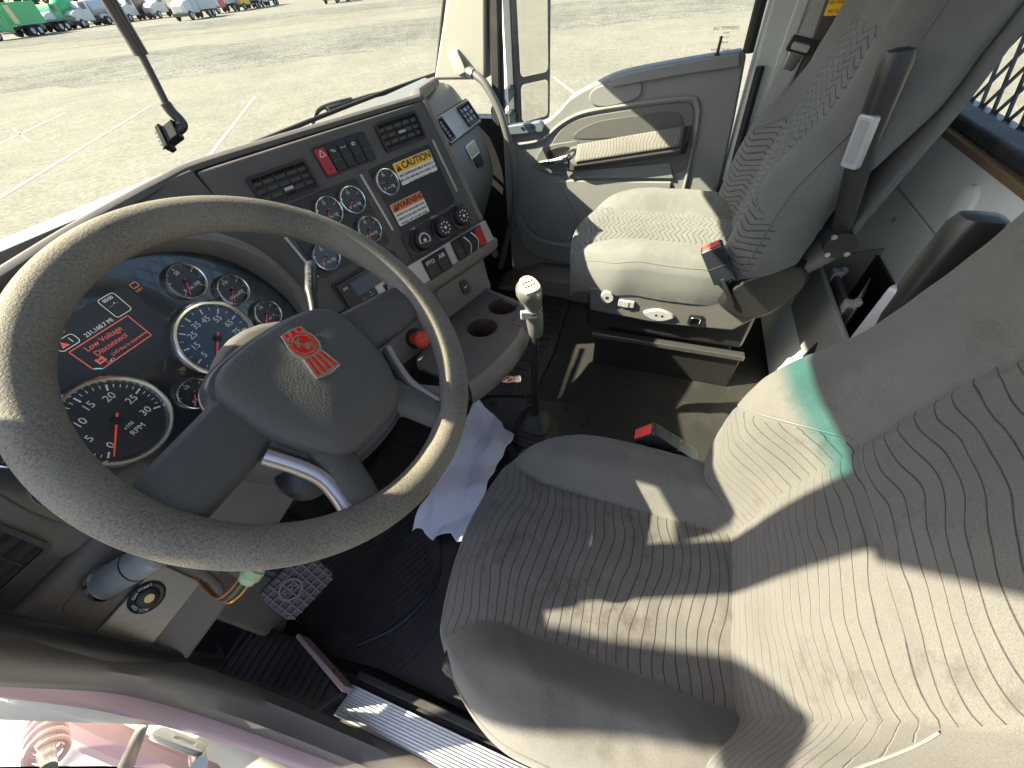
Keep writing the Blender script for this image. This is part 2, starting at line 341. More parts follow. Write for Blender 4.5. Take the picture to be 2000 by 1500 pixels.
# far parked trucks, each with its own cab, bonnet and body
tw = M('tyre_black', (.025, .025, .026), .85); hubm = M('hub_grey', (.5, .5, .5), .5, .3)
frame_m = M('chassis_dark', (.05, .05, .055), .7); wind_m = M('truck_glass', (.05, .07, .08), .15)
bark = M('bark', (.12, .09, .07), .9)
def paint(n, c): return M(n, c, .4, var=.06, vs=2)
pw, pg, pcr, pbr, pgr, py, pr, pdk = (paint('truck_white', (.50, .50, .47)), paint('truck_green', (.06, .36, .13)), paint('truck_cream', (.62, .50, .28)), paint('truck_brown', (.20, .12, .10)),
    paint('truck_grey', (.38, .41, .42)), paint('truck_yellow', (.70, .42, .03)), paint('truck_red', (.5, .08, .05)), paint('truck_dark', (.09, .12, .13)))
def truck(x, y, ang, label, cabm, hoodm, bodym, kind, s=1.0, group='trucks parked across the yard'):
    t = thing('parked_truck', label, 'truck', (x, y, GZ), group); t.rotation_euler = (0, 0, R(ang)); t.scale = (s, s, s)
    def part(n, mb, m, par=t, bv=.06):
        o = mb.build(n, m, None, bevel=bv); o.parent = par; return o
    L = 8.2
    part('chassis', MB().box((-L+1.2, -.45, .75), (1.6, .45, 1.05)).box((1.5, -1.15, .45), (1.75, 1.15, .85)), frame_m)
    hz = 2.0
    part('hood', MB().loft([[Vector((xx, yy*ww, zz)) for yy, zz in ((-1, .8), (-1, zt-.25), (-.8, zt), (.8, zt), (1, zt-.25), (1, .8))] for xx, ww, zt in ((-.2, 1.1, hz+.15), (1.0, 1.05, hz), (1.65, .95, hz-.3))]), hoodm)
    part('grille', MB().box((1.64, -.6, .9), (1.72, .6, hz-.45)), steel)
    part('cab', MB().loft([[Vector((xx, yy*1.15, zz)) for yy, zz in ((-1, .7), (-1, 2.0), (-.9, 2.95), (.9, 2.95), (1, 2.0), (1, .7))] for xx in (-1.9, -.45)]).loft([[Vector((xx, yy*1.13, zz)) for yy, zz in ((-1, .7), (-1, 2.0), (-.9, zt), (.9, zt), (1, 2.0), (1, .7))] for xx, zt in ((-.45, 2.94), (-.1, 2.3))]), cabm)
    part('windshield', MB().add([(-.43, -.95, 2.86), (-.43, .95, 2.86), (-.06, 1.0, 2.12), (-.06, -1.0, 2.12)], [(0, 1, 2, 3)]).box((-1.35, -1.19, 2.05), (-.5, 1.19, 2.75)), wind_m, bv=0)
    for sx in (-1, 1):
        for wx in (.85, -4.6, -5.8):
            wfr = F((wx, sx*.98, .52), (1, 0, 0), (0, 0, 1), (0, sx, 0))
            o = part('wheel', MB().lathe([(.0, -.14), (.45, -.14), (.52, -.08), (.52, .1), (.47, .15), (.30, .15)], wfr, 20), tw, bv=0)
            q = part('hub', MB().lathe([(.30, .14), (.28, .10), (.12, .10), (.10, .2), (0, .2)], wfr, 14), hubm, bv=0); q.parent = o
    if kind == 'box': part('body', MB().box((-L+.6, -1.2, 1.1), (-2.2, 1.2, 3.3)), bodym); part('stripe', MB().box((-3.4, -1.22, 1.3), (-2.6, 1.22, 3.1)), pcr)
    elif kind == 'mixer': part('drum', MB().lathe([(.35, 0), (.8, .6), (1.2, 1.8), (1.2, 3.0), (.7, 4.6), (.45, 4.9)], F((-2.3, 0, 2.1), (0, 1, 0), (.2, 0, 1), (-1, 0, .22)), 20), bodym)
    elif kind == 'tank': part('tank', MB().lathe([(.3, 0), (1.0, .2), (1.05, .5), (1.05, 4.8), (1.0, 5.1), (.3, 5.3)], F((-2.3, 0, 2.1), (0, 1, 0), (0, 0, 1), (-1, 0, 0)), 20), bodym)
    elif kind == 'service': part('service_body', MB().box((-L+.8, -1.2, .9), (-2.1, 1.2, 2.2)).box((-L+1.2, -.3, 2.2), (-6.2, .3, 2.9)), bodym)
    else: part('flatbed', MB().box((-L+.2, -1.2, 1.08), (-2.1, 1.2, 1.3)).box((-2.3, -1.2, 1.3), (-2.1, 1.2, 2.5)), bodym)
    return t
TR = [(41.0, 83.0, 'green box truck with a cream band at the far left of the row', pg, pg, pg, 'box'),
 (47.5, 88.0, 'dark low flatbed truck behind the green box truck', pdk, pdk, pdk, 'flat'),
 (53.0, 91.5, 'green mixer truck with white front and green drum', pg, pw, pg, 'mixer'),
 (57.5, 92.0, 'white long-nosed truck with a grey tank beside the green mixer', pw, pw, pgr, 'tank'),
 (62.5, 94.0, 'white truck with a green body behind the hanging black wand', pw, pw, pg, 'box'),
 (66.0, 93.0, 'white truck with a brown box body right of the wand', pw, pw, pbr, 'tank'),
 (71.0, 92.0, 'plain white flatbed truck with a bare chassis', pw, pw, pw, 'flat'),
 (58.2, 69.5, 'nearest pale service truck with a grey side-box body', pgr, pw, pgr, 'service'),
 (72.0, 79.0, 'red-cabbed truck parked behind the pale service truck', pr, pw, pgr, 'box'),
 (79.0, 80.0, 'yellow truck with a dark box body near the top of the yard', py, py, pdk, 'box'),
 (88.0, 84.0, 'white truck at the far right end of the row', pw, pw, pw, 'service'),
 (80.0, 60.0, 'dark tank truck parked apart to the right of the row', pdk, pw, pdk, 'tank')]
for x, y, lab, a, b, c, k in TR: truck(x, y, 202+random.uniform(-6, 6), lab, a, b, c, k)
leafm = M('leaves', (.075, .105, .045), .8, var=.45, vs=1.5)
def tree(x, y, hgt, wd, lab):
    t = thing('tree', lab, 'tree', (x, y, GZ), 'trees behind the parked trucks')
    o = MB().tube([(0, 0, 0), (.2, .1, hgt*.4), (-.2, .2, hgt*.75)], [.35, .25, .08], 8).build('trunk', bark); o.parent = t
    m = MB()
    for k in range(620):
        d = Vector((random.gauss(0, 1), random.gauss(0, 1), random.gauss(0, 1))).normalized()*random.random()**.4
        c = Vector((d.x*wd, d.y*wd, hgt*.6+d.z*hgt*.42)); c += Vector((mnoise.noise(c*.3), mnoise.noise(c*.3+Vector((5, 0, 0))), 0))*2
        q = Quaternion((random.random()-.5, random.random()-.5, random.random()-.5, random.random()-.5)).normalized(); s = random.uniform(.25, .55)
        m.add([c+q @ Vector(v)*s for v in ((-1, -.6, 0), (1, -.6, 0), (1.1, .6, .2), (-.9, .6, .1))], [(0, 1, 2, 3)])
    o = m.build('crown', leafm, smooth=False); o.parent = t
for i, (x, y, hh, wd, lab) in enumerate([(52, 118, 12, 5.0, 'bushy green tree at the far left behind the trucks'), (60, 117, 11, 4.4, 'smaller rounded tree between the green trucks'), (67, 116, 12, 5, 'tall dense tree behind the white long-nosed truck'),
        (75, 114, 8, 4.0, 'loose pale tree behind the brown box truck'), (45, 122, 12, 5.5, 'leftmost broad tree beyond the green box truck'), (84, 112, 9, 4, 'tree behind the service truck')]): tree(x, y, hh, wd, lab)

# ------------------------------------------------------------------ the cab shell
FZ = -.80
struct(MB().box((-.44, -1.08, FZ-.06), (1.52, .80, FZ)).build('floor', floor_m))
struct(MB().box((-.40, .72, FZ), (1.50, .76, -.09)).build('firewall', black_p))
struct(MB().box((-.40, -1.12, FZ), (1.55, -1.052, -.03)).build('back_wall', lgrey_p))
roof = MB().box((-.44, -1.12, .72), (1.56, .30, .78)).build('roof', trim_p); struct(roof)
# low step along the back wall
struct(MB().box((.30, -1.05, FZ), (1.45, -.905, -.575)).build('rear_step', lgrey_p, bevel=.012))
back = thing('rear_panel', 'smooth grey-blue panel on the back wall between the two seats', 'wall panel', (.9, -1.05, -.1))
MB().box((.2, -1.05, -.205), (1.45, -1.038, -.035)).build('upper_panel', lgrey_p, back, bevel=.012)
MB().box((.2, -1.05, -.57), (1.45, -1.042, -.209)).build('lower_panel', lgrey_p, back, bevel=.004)
MB().lathe([(.0, .0), (.038, 0), (.036, .010), (.02, .014), (0, .015)], F((.93, -1.037, -.12), (1, 0, 0), (0, 0, 1), (0, 1, 0)), 24).build('round_cap', lgrey_p, back)
MB().lathe([(.0, .0), (.006, 0), (.006, .004), (0, .004)], F((1.16, -1.041, -.26), (1, 0, 0), (0, 0, 1), (0, 1, 0)), 12).build('screw', steel, back)
# rear window with its expanded-metal guard outside
rw = thing('rear_window', 'rear window with black rubber sill behind the seats', 'window', (.8, -1.06, 0))
MB().box((.05, -1.10, -.035), (1.55, -1.034, -.006)).build('sill', M('sill_vinyl', (.03, .033, .042), .6, var=.4, vs=60, bump=.4, bs=120, dust=.35), rw, bevel=.01)
MB().box((.05, -1.045, -.05), (1.45, -1.02, -.034)).build('lower_strip', M('tan_strip', (.20, .14, .08), .6), rw, bevel=.003)
MB().prism([(1.47, .012), (1.62, .012), (1.62, .62), (1.52, .62)], F((0, -1.08, 0), (1, 0, 0), (0, 0, 1), (0, 1, 0)), -.02, .04).build('post', black_p, rw, bevel=.01)
MB().add([(.05, -1.085, .01), (1.5, -1.085, .01), (1.5, -1.085, .6), (.05, -1.085, .6)], [(0, 1, 2, 3)]).build('pane', dg_glass, rw)
gd = thing('window_guard', 'diamond mesh steel guard outside the rear window', 'guard', (.8, -1.22, 0))
m = MB(); cell = .072; wdt = .0052
for i in range(-16, 40):
    for s in (-1, 1):
        x0 = .0+i*cell; pts = [(x0, -.05), (x0+s*.62*.62, .57)]
        (xa, za), (xb, zb) = pts
        # clip to the guard's width
        def cl(t): return xa+(xb-xa)*t, za+(zb-za)*t
        ts = [k/24 for k in range(25) if .02 < cl(k/24)[0] < 1.56]
        if len(ts) < 2: continue
        (xa2, za2), (xb2, zb2) = cl(ts[0]), cl(ts[-1])
        m.tube([(xa2, -1.20+s*.002, za2), (xb2, -1.20+s*.002, zb2)], wdt, 6)
m.build('mesh', M('guard_paint', (.05, .055, .07), .5), gd)
MB().box((0, -1.21, -.07), (1.6, -1.18, -.045)).build('frame', black_p, gd)
ob = thing('headache_rack', 'cream steel panel standing behind the rear window guard', 'panel', (.8, -2.6, 0))
MB().box((-.6, -4.1, GZ+.9), (1.62, -4.0, .9)).build('sheet', M('rack_cream', (.50, .44, .37), .6, var=.08, vs=3), ob)
# driver's side shell
struct(MB().box((-.42, -1.10, FZ), (-.37, -.74, .72)).build('driver_side_wall', trim_p))
def pillar(x0, x1, name):
    yz = [(.515, .03), (.30, .03), (.275, .24), (.20, .72), (.285, .72), (.418, .244)]
    if x0 < 0: yz = [(.515, .03), (.37, .03), (.350, .24), (.318, .36), (.21, .72), (.285, .72), (.418, .244)]
    return MB().prism(yz, F((0, 0, 0), (0, 1, 0), (0, 0, 1), (1, 0, 0)), x0, x1).build(name, trim_p, bevel=.012)
pl_ = pillar(1.415, 1.53, 'pillar'); struct(pl_)
pd = pillar(-.40, -.325, 'pillar'); struct(pd)
# windshield
wsd = thing('windshield', 'large flat windshield with black rubber edge above the dashboard', 'windshield', (.55, .6, .05))
def wy(c, v): return .545+.085*c-(.43+.05*c)*.70*v*.88
def wsp(u, v):
    x = -.38+1.86*u; c = 1-(2*u-1)**2; z = .02+.70*v
    return Vector((x, wy(c, v), z))
MB().grid(wsp, 24, 8).build('pane', ws_glass, wsd)
MB().tube([wsp(i/24, .03)+Vector((0, -.008, .0)) for i in range(25)], .006, 8).tube([wsp(0.998, k/8)+Vector((-.004, -.01, 0)) for k in range(9)], .007, 8).build('seal', rubber, wsd)
# hood outside
hd = thing('hood', 'long white truck hood beyond the windshield', 'hood', (.5, 1.2, -.2))
def hood(u, v):
    x = -.32+1.78*u; e = abs(2*u-1); y = .70+.95*v
    z = -.030-.170*v**1.3-.09*e**6-.03*max(0, v-.9)*4
    return Vector((.55+(x-.55)*(1-.18*v), y, z))
MB().grid(hood, 40, 24).build('panel', white_paint, hd, solid=.01)
MB().box((-.25, .66, -.10), (1.4, .72, -.06)).build('cowl', black_p, hd, bevel=.006)
MB().grid(lambda u, v: hood(.86, v)+Vector((.0+.004*u, 0, .004)), 1, 20).build('seam', ink_k, hd)
def wiper(x0, lab, path, blade):
    t = thing('wiper', lab, 'wiper', path[0])
    MB().tube(catmull(path, 5), .0065, 8).build('arm', black_p, t)
    MB().tube(blade, .008, 8).build('blade', rubber, t)
wiper(0, 'dark wiper arm lying low on the white hood at left', [(.172, .735, -.03), (.178, .722, -.006), (.204, .718, .004), (.25, .72, .003), (.33, .722, .004), (.44, .722, .006)], [(.28, .715, .000), (.56, .718, .013)])
wiper(1, 'grey wiper blade lying beyond the dash brow at the right', [(.93, .74, -.03), (.965, .715, .022), (1.02, .705, .033), (1.14, .70, .026)], [(1.0, .695, .027), (1.25, .695, .014), (1.5, .69, -.008)])
vs = thing('added_visor', 'wide grey visor, out of view, added to shade the passenger door and seat', 'visor', (1.0, .3, .6))  # unseen visor, added; lower edge cut to shade passenger door and seat
MB().prism([(.15, .535), (.42, .502), (.79, .460), (1.05, .444), (1.16, .425), (1.23, .385), (1.30, .360), (1.40, .345), (1.40, .72), (.15, .72)], F((0, .30, 0), (1, 0, 0), (0, 0, 1), (0, -1, 0)), 0, .016).build('panel', trim_p, vs, bevel=.004)
v2 = thing('added_visor', 'narrow grey visor, out of view, added to shade the driver cushion', 'visor', (-.2, .33, .5))  # out of view, added to keep sun off the driver's cushion
MB().prism([(-.31, .362), (-.215, .362), (-.19, .318), (.20, .318), (.20, .475), (-.285, .472)], F((0, .335, 0), (1, 0, 0), (0, 0, 1), (0, -1, 0)), 0, .014).build('panel', trim_p, v2, bevel=.004)
MB().tube([(.16, .33, .45), (.16, .31, .72)], .006).build('rod', black_p, v2)
tb = thing('sun_blocker', 'dark plate, out of view, added to block sun left of the wheel', 'sun_blocker', (-.29, .4, .1))  # unseen plate on the dash, added to block sun on the cushion
MB().prism(rrect(-.43, -.155, .085, .315, .012), F((0, .415, 0), (1, 0, 0), (0, 0, 1), (0, -1, 0)), 0, .014).build('screen', black_g, tb, bevel=.003)
MB().box((-.31, .41, .05), (-.27, .43, .15)).build('stand', black_p, tb)
MB().tube([(.74, .305, .60), (.74, .305, .73)], .006).tube([(1.36, .305, .60), (1.36, .305, .73)], .006).build('hinge', black_p, vs)
# ------------------------------------------------------------------ dashboard
P = F((.55, .244, -.10), (.94299, -.33282, 0), (.12688, .35950, .92448), (-.30768, -.87177, .38123))
CF = F((0, .335, -.12), (1, 0, 0), (0, .34202, .93969), (0, -.93969, .34202))
dash = thing('dashboard', 'dark grey truck dashboard with gauges, vents and warning stickers under the windshield', 'dashboard', (.5, .4, -.3))
# centre stack slab and the face round the instruments
MB().prism([(-.30, .205), (.262, .205), (.276, .08), (.291, -.105), (.300, -.128), (-.30, -.128)], P, -.05, 0).build('centre_panel', dash_p, dash, bevel=.006)
MB().prism([(-.37, .23), (.288, .23), (.288, -.10), (-.37, -.10)], CF, -.05, -.003).build('cluster_surround', dash_p, dash, bevel=.003)
MB().tube([P.p(.263, .205, -.004), P.p(.277, .08, -.004), P.p(.292, -.11, -.004)], .009, 10).build('edge_trim', dash_b, dash)
# the binnacle
half = [(.0, .168), (.06, .166), (.12, .155), (.17, .132), (.21, .098), (.240, .05), (.255, 0), (.258, -.04), (.250, -.072), (.22, -.084), (.12, -.088), (.0, -.088)]
lhalf = [(-a if a < .2 else -(.2+(a-.2)*.55), b) for a, b in half]
outl = [(v.x, v.y) for v in catmull([(a, b, 0) for a, b in half]+[(a, b, 0) for a, b in lhalf[-2:0:-1]], 4, True)]
MB().prism(outl, CF, -.02, 0).build('cluster_face', black_g, dash)
def off(L, d):
    n = len(L); out = []
    for i in range(n):
        a, b = Vector(L[i-1]), Vector(L[(i+1) % n]); t = (b-a).normalized()*sgn; out.append((L[i][0]+d*t.y, L[i][1]-d*t.x))
    return out
ar = sum(outl[i-1][0]*outl[i][1]-outl[i][0]*outl[i-1][1] for i in range(len(outl))); sgn = 1 if ar > 0 else -1
rings = []
for d, hh in ((0, -.004), (.0, .02), (.003, .046), (.009, .056), (.018, .056), (.028, .046), (.036, .025), (.044, -.004)):
    L = off(outl, d); ring = []
    for (a0, b0), (a, b) in zip(outl, L):
        k = max(0, min(1, (b0+.09)/.16)); q = 1 if a0 > -.12 else max(.25, 1-(-.12-a0)*8)
        ring.append(CF.p(a, b, hh*(.22+.78*k)*q if hh > 0 else hh))
    rings.append(ring)
MB().loft(rings, True, False).build('binnacle_hood', dash_b, dash)
MB().add([CF.p(a, b, .0012) for a, b in rrect(-.10, .062, .022, .135, .012)], [tuple(range(20))]).build('display_screen', dial_m, dash)

def gauge(fr, a, b, r, style, needle, blue=False, par=dash):
    f = fr.at(a, b, .0)
    face = M('dial_blue', (.045, .072, .125), .35) if blue else dial_m
    gz = MB().lathe([(r*.97, .001), (r*.97, .004), (0, .004)], f, 40).build('gauge', face, par)
    MB().lathe([(r*.885, .0045), (r*.89, .008), (r*.93, .0125), (r*.985, .0135), (r*1.03, .011), (r*1.055, .005), (r*1.055, 0)], f, 48).build('bezel', bez_m, gz)
    mk = MB()
    n, a0, a1, sub_ = style['n'], style['a0'], style['a1'], style.get('sub', 5)
    for i in range(n*sub_+1):
        t = R(a0+(a1-a0)*i/(n*sub_)); g = f.at(0, 0, .0042, t); big = i % sub_ == 0
        l0 = r*(.70 if big else .77); wd = r*(.018 if big else .008)
        mk.box((l0, -wd, 0), (r*.84, wd, .0003), g)
    mk.build('dial_marks', ink_w, gz, smooth=False)
    for i, s in enumerate(style['lab']):
        t = R(a0+(a1-a0)*i/n); text('dial_number', s, f, math.cos(t)*r*.55, math.sin(t)*r*.55, .0042, r*(.22 if r > .05 else .28), ink_w, gz)
    for s, x, y, sz in style.get('txt', ()): text('dial_text', s, f, x*r, y*r, .0042, r*sz, ink_w, gz)
    t = R(needle); g = f.at(0, 0, 0, t)
    MB().prism([(-r*.18, -r*.022), (r*.80, -r*.012), (r*.80, r*.012), (-r*.18, r*.022)], g, .006, .0075).build('needle', M('needle_red', (.62, .07, .05), .5, emit=.06), gz)
    MB().lathe([(r*.09, .004), (r*.09, .0085), (0, .0085)], f, 16).build('needle_cap', black_p, gz)
    return gz
gauge(CF, -.096, -.004, .066, dict(n=6, a0=215, a1=-25, sub=5, lab=['0', '5', '10', '15', '20', '25', '30'], txt=[('RPM', .1, -.42, .17), ('x100', .06, -.24, .11)]), 221)
gauge(CF, .096, -.002, .066, dict(n=8, a0=222, a1=-18, sub=2, lab=['', '5', '15', '25', '35', '45', '55', '65', '75'], txt=[('MPH', .05, -.42, .14), ('km/h', .06, -.27, .09)]), 221, True)
sg = lambda top, lab: dict(n=4, a0=225, a1=-45, sub=2, lab=lab, txt=[(top, 0, -.42, .2)])
for a, b, rr_, tp, lb, nd in ((.131, .096, .0295, 'OIL', ['0', '', '50', '', '100'], 240), (.181, .046, .0275, 'H2O', ['100', '', '170', '', '250'], 235), (.199, -.022, .0265, 'DEF', ['E', '', '1/2', '', 'F'], 218), (.0, -.046, .0265, 'FUEL', ['E', '', '1/2', '', 'F'], 228),
        (-.131, .096, .028, 'AIR', ['0', '', '60', '', '150'], 200), (-.181, .046, .0265, 'AIR', ['0', '', '60', '', '150'], 200), (-.197, -.026, .0255, 'VOLT', ['8', '', '12', '', '18'], 200)):
    gauge(CF, a, b, rr_, sg(tp, lb), nd)
for a, b, tp, nd, bl in ((-.121, .067, 'PSI', 235, False), (-.058, .068, 'OIL', 215, False), (-.182, -.010, 'PSI', 205, True), (-.121, -.002, 'AXLE', 225, False), (-.056, .000, 'AMPS', 245, False), (-.182, .062, 'TEMP', 225, False), (.047, .073, 'PSI', 170, False)):
    gauge(P.at(0, 0, .003), a, b, .0292, sg(tp, ['0', '', '75', '', '150']), nd, bl)
# writing on the driver's display
S = CF.at(0, 0, .0016)
def outline(name, pts, fr, wd, mat, par, hh=.0004):
    m = MB(); n = len(pts)
    for i in range(n):
        a, b = Vector((*pts[i], 0)), Vector((*pts[(i+1) % n], 0)); t = (b-a).normalized(); q = Vector((-t.y, t.x, 0))*wd/2
        m.add([fr.p(*(a+q).xy, hh), fr.p(*(a-q).xy, hh), fr.p(*(b-q).xy, hh), fr.p(*(b+q).xy, hh)], [(0, 1, 2, 3)])
    return m.build(name, mat, par, smooth=False)
outline('warning_frame', [(-.057, .099), (.030, .099), (.030, .060), (-.049, .060), (-.057, .067)], S, .0014, lamp_r, dash)
text('display_text', 'Low Voltage', S, -.016, .0905, 0, .0105, lamp_r, dash); text('display_text', 'Disconnect', S, -.016, .0795, 0, .0105, lamp_r, dash)
text('display_text', 'LVD Bus is unpowered', S, .002, .0675, 0, .0062, lamp_r, dash)
text('display_text', '1 of 1', S, -.034, .0625, 0, .005, lamp_w, dash)
MB().box((-.047, .066, 0), (-.036, .0685, .0004), S).box((-.047, .069, 0), (-.044, .0745, .0004), S).box((-.0395, .069, 0), (-.036, .0745, .0004), S).box((-.0435, .0705, 0), (-.040, .073, .0004), S).build('battery_symbol', lamp_r, dash, smooth=False)
MB().prism([(-.057, .066), (-.049, .0595), (-.050, .062), (-.054, .0655)], S, 0, .0006).build('page_corner', lamp_c, dash, smooth=False)
text('display_text', '231,160.7 MI', S, -.008, .105, 0, .0078, lamp_w, dash)
outline('gear_frame', rrect(.018, .042, .103, .134, .004), S, .0010, lamp_w, dash); text('display_text', '00:00', S, .030, .129, 0, .0066, lamp_w, dash)
text('display_text', '- - * -', S, .030, .120, 0, .006, lamp_w, dash)
outline('alert_frame', rrect(-.062, -.036, .103, .117, .004), S, .0010, lamp_w, dash); text('display_text', '1', S, -.043, .110, 0, .010, lamp_w, dash)
MB().prism([(-.058, .106), (-.048, .106), (-.053, .1145)], S, 0, .0004).build('alert_symbol', lamp_r, dash, smooth=False)
outline('filter_symbol', rrect(-.049, -.039, .122, .130, .001), S, .0012, ink_o, dash)
outline('engine_symbol', rrect(.066, .076, .124, .131, .001), S, .0012, ink_o, dash); text('display_text', 'SHIFT', S, .071, .119, 0, .0045, ink_o, dash)

# vents
def vent(a0, a1, b0, b1, tabx, fr=P, nsl=4, nv=4, par=dash):
    v = MB().holed(rrect(a0, a1, b0, b1, .006), rrect(a0+.006, a1-.006, b0+.006, b1-.006, .004), fr, -.002, .006).build('air_vent', black_p, par)
    MB().box((a0+.003, b0+.003, -.002), (a1-.003, b1-.003, -.0005), fr).build('duct', ink_k, v)
    m = MB()
    for i in range(nsl):
        b = b0+.010+(b1-b0-.020)*i/(nsl-1) if nsl > 1 else (b0+b1)/2
        m.add([fr.p(a0+.006, b-.003, .0045), fr.p(a1-.006, b-.003, .0045), fr.p(a1-.006, b+.004, .0), fr.p(a0+.006, b+.004, .0)], [(0, 1, 2, 3)])
    for i in range(nv):
        a = a0+(a1-a0)*(i+1)/(nv+1); m.box((a-.001, b0+.006, 0), (a+.001, b1-.006, .003), fr)
    m.build('slats', M('vent_slat', (.018, .018, .019), .5), v, smooth=False)
    if tabx is not None: MB().box((tabx[0]-.010, tabx[1]-.003, .004), (tabx[0]+.010, tabx[1]+.003, .0075), fr).build('tab', silver_p, v, bevel=.001)
    return v
vent(-.234, -.106, .112, .172, (-.170, .132)); vent(.087, .218, .128, .190, (.153, .158))
vent(-.345, -.256, -.072, .000, None, CF.at(0, 0, .014), 4, 2)
# rocker switches
def rocker(fr, a0, a1, b0, b1, mat, sym=None, par=dash, symm=ink_w):
    o = MB().prism(rrect(a0+.0008, a1-.0008, b0, b1, .003), fr, .003, .0065, .93).build('rocker_switch', mat, par, bevel=.0008)
    b = b0+(b1-b0)*.42; MB().box((a0+.004, b-.0008, .0064), (a1-.004, b+.0008, .0078), fr).build('ridge', M('switch_ridge', (.06, .06, .062), .4), o)
    if sym: text('symbol', sym, fr, (a0+a1)/2, b1-(b1-b0)*.24, .0068, (a1-a0)*.36, symm, o)
    return o
MB().prism(rrect(-.082, .056, .124, .184, .005), P, 0, .003).build('switch_panel', dash_k, dash, bevel=.001)
hz = rocker(P, -.080, -.054, .127, .179, red_p)
outline('hazard_symbol', [(-.074, .163), (-.060, .163), (-.067, .175)], P, .0014, ink_w, hz, .0069); MB().prism(circ(-.067, .137, .0028, 14), P, .0066, .0072).build('lamp', ink_k, hz)
for i, s in enumerate(('*/x', '>·<', 'ID', '')): rocker(P, -.053+i*.0268, -.0265+i*.0268, .127, .179, black_p, s)
# black insets
MB().prism(rrect(-.216, -.018, -.046, .106, .008), P, 0, .003).build('gauge_plate', dash_k, dash, bevel=.001)
MB().prism([(.020, .110), (.219, .114), (.226, -.030), (.220, -.036), (.026, -.042)], P, 0, .003).build('gauge_plate', dash_k, dash, bevel=.001)
for a0, b0, a1, b1 in ((-.004, .108, .004, -.026), (.234, .119, .245, -.014), (-.232, .057, -.221, -.040)):
    MB().prism([(a0-.0032, b0), (a0+.0032, b0), (a1+.0032, b1), (a1-.0032, b1)], P, 0, .004).build('trim_strip', brush, dash, bevel=.001)
def sticker(a0, a1, b0, bs, b1, colm, head, lines, name, hsize):
    o = MB().prism(rrect(a0, a1, b0, b1, .004), P, .003, .0036).build(name, white_l, dash, smooth=False)
    o['label'] = head.lower()+' sticker with a coloured header'
    MB().prism(rrect(a0+.0006, a1-.0006, bs, b1-.0006, .0036), P, .0036, .0039).build('header', colm, o, smooth=False)
    text('heading', head, P, (a0+a1)/2+.010, (bs+b1)/2, .0040, hsize, ink_k, o, bold=.0005)
    t0 = a0+.012; MB().prism([(t0-.008, bs+.003), (t0+.008, bs+.003), (t0, b1-.003)], P, .0039, .0041).build('triangle', ink_k, o, smooth=False)
    text('mark', '!', P, t0, (bs+b1)/2-.001, .0042, .013, colm, o)
    for i, s in enumerate(lines): text('small_print', s, P, (a0+a1)/2, bs-.0075-i*.0105, .0038, .0078, ink_k, o, bold=.0001)
sticker(.087, .210, .053, .081, .1035, yellow_l, 'CAUTION', ['AIR SUSPENSION MUST BE FULLY', 'INFLATED BEFORE 5TH WHEEL PUTS', 'IT LOAD OR UNLOAD'], 'warning_label', .0215)
sticker(.027, .130, -.026, .006, .0265, orange_l, 'WARNING', ['HAVE PTO ENGAGED FOR', 'OPERATION AND PREVENT', 'WHEEL LIFT UP AIR DASH'], 'warning_label', .019)
# heater knobs
MB().prism(rrect(.015, .247, -.110, -.046, .006), P, 0, .003).build('heater_panel', dash_k, dash, bevel=.001)
for i, (a, b) in enumerate(((.062, -.078), (.139, -.076), (.214, -.073))):
    k = MB().lathe([(.031, .003), (.031, .006), (.026, .008), (.024, .024), (.021, .027), (0, .026)], P.at(a, b), 36).build('heater_knob', black_p, dash)
    m = MB()
    for j in range(9):
        if i == 0: continue
        m.prism(circ(.014*math.cos(R(40*j)), .014*math.sin(R(40*j)), .0022, 6), P.at(a, b), .0265, .0272)
    if i == 0: m.holed([(.0175*math.cos(R(t)), .0175*math.sin(R(t))) for t in range(-30, 200, 10)], [(.015*math.cos(R(t)), .015*math.sin(R(t))) for t in range(-30, 200, 10)], P.at(a, b), .0265, .0272)
    m.prism(circ(0, 0, .004, 10), P.at(a, b), .0262, .0274).build('knob_marks', ink_w, k, smooth=False)
    text('knob_symbol', ('* A/C', 'MAX o', 'o ~')[i], P, a-.004, b+.034, .0034, .007, ink_w, k)
# radio
MB().prism(rrect(-.206, -.020, -.142, -.066, .004), P, 0, .004).build('radio_surround', dash_k, dash, bevel=.001)
rd = MB().prism(rrect(-.200, -.026, -.137, -.071, .003), P, .004, .010).build('radio', dash_k, dash, bevel=.0015)
MB().prism(rrect(-.168, -.050, -.116, -.082, .002), P, .010, .0105).build('screen', M('radio_screen', (.05, .075, .11), .4), rd)
text('screen_text', 'FM', P, -.184, -.088, .0104, .009, ink_w, rd)
for i in range(6): MB().box((-.165+i*.022, -.130, .010), (-.151+i*.022, -.1255, .0115), P).build('button', M('button_grey', (.10, .10, .11), .4), rd, bevel=.0005); text('button_text', str(i+1), P, -.158+i*.022, -.1215, .0103, .005, ink_w, rd)
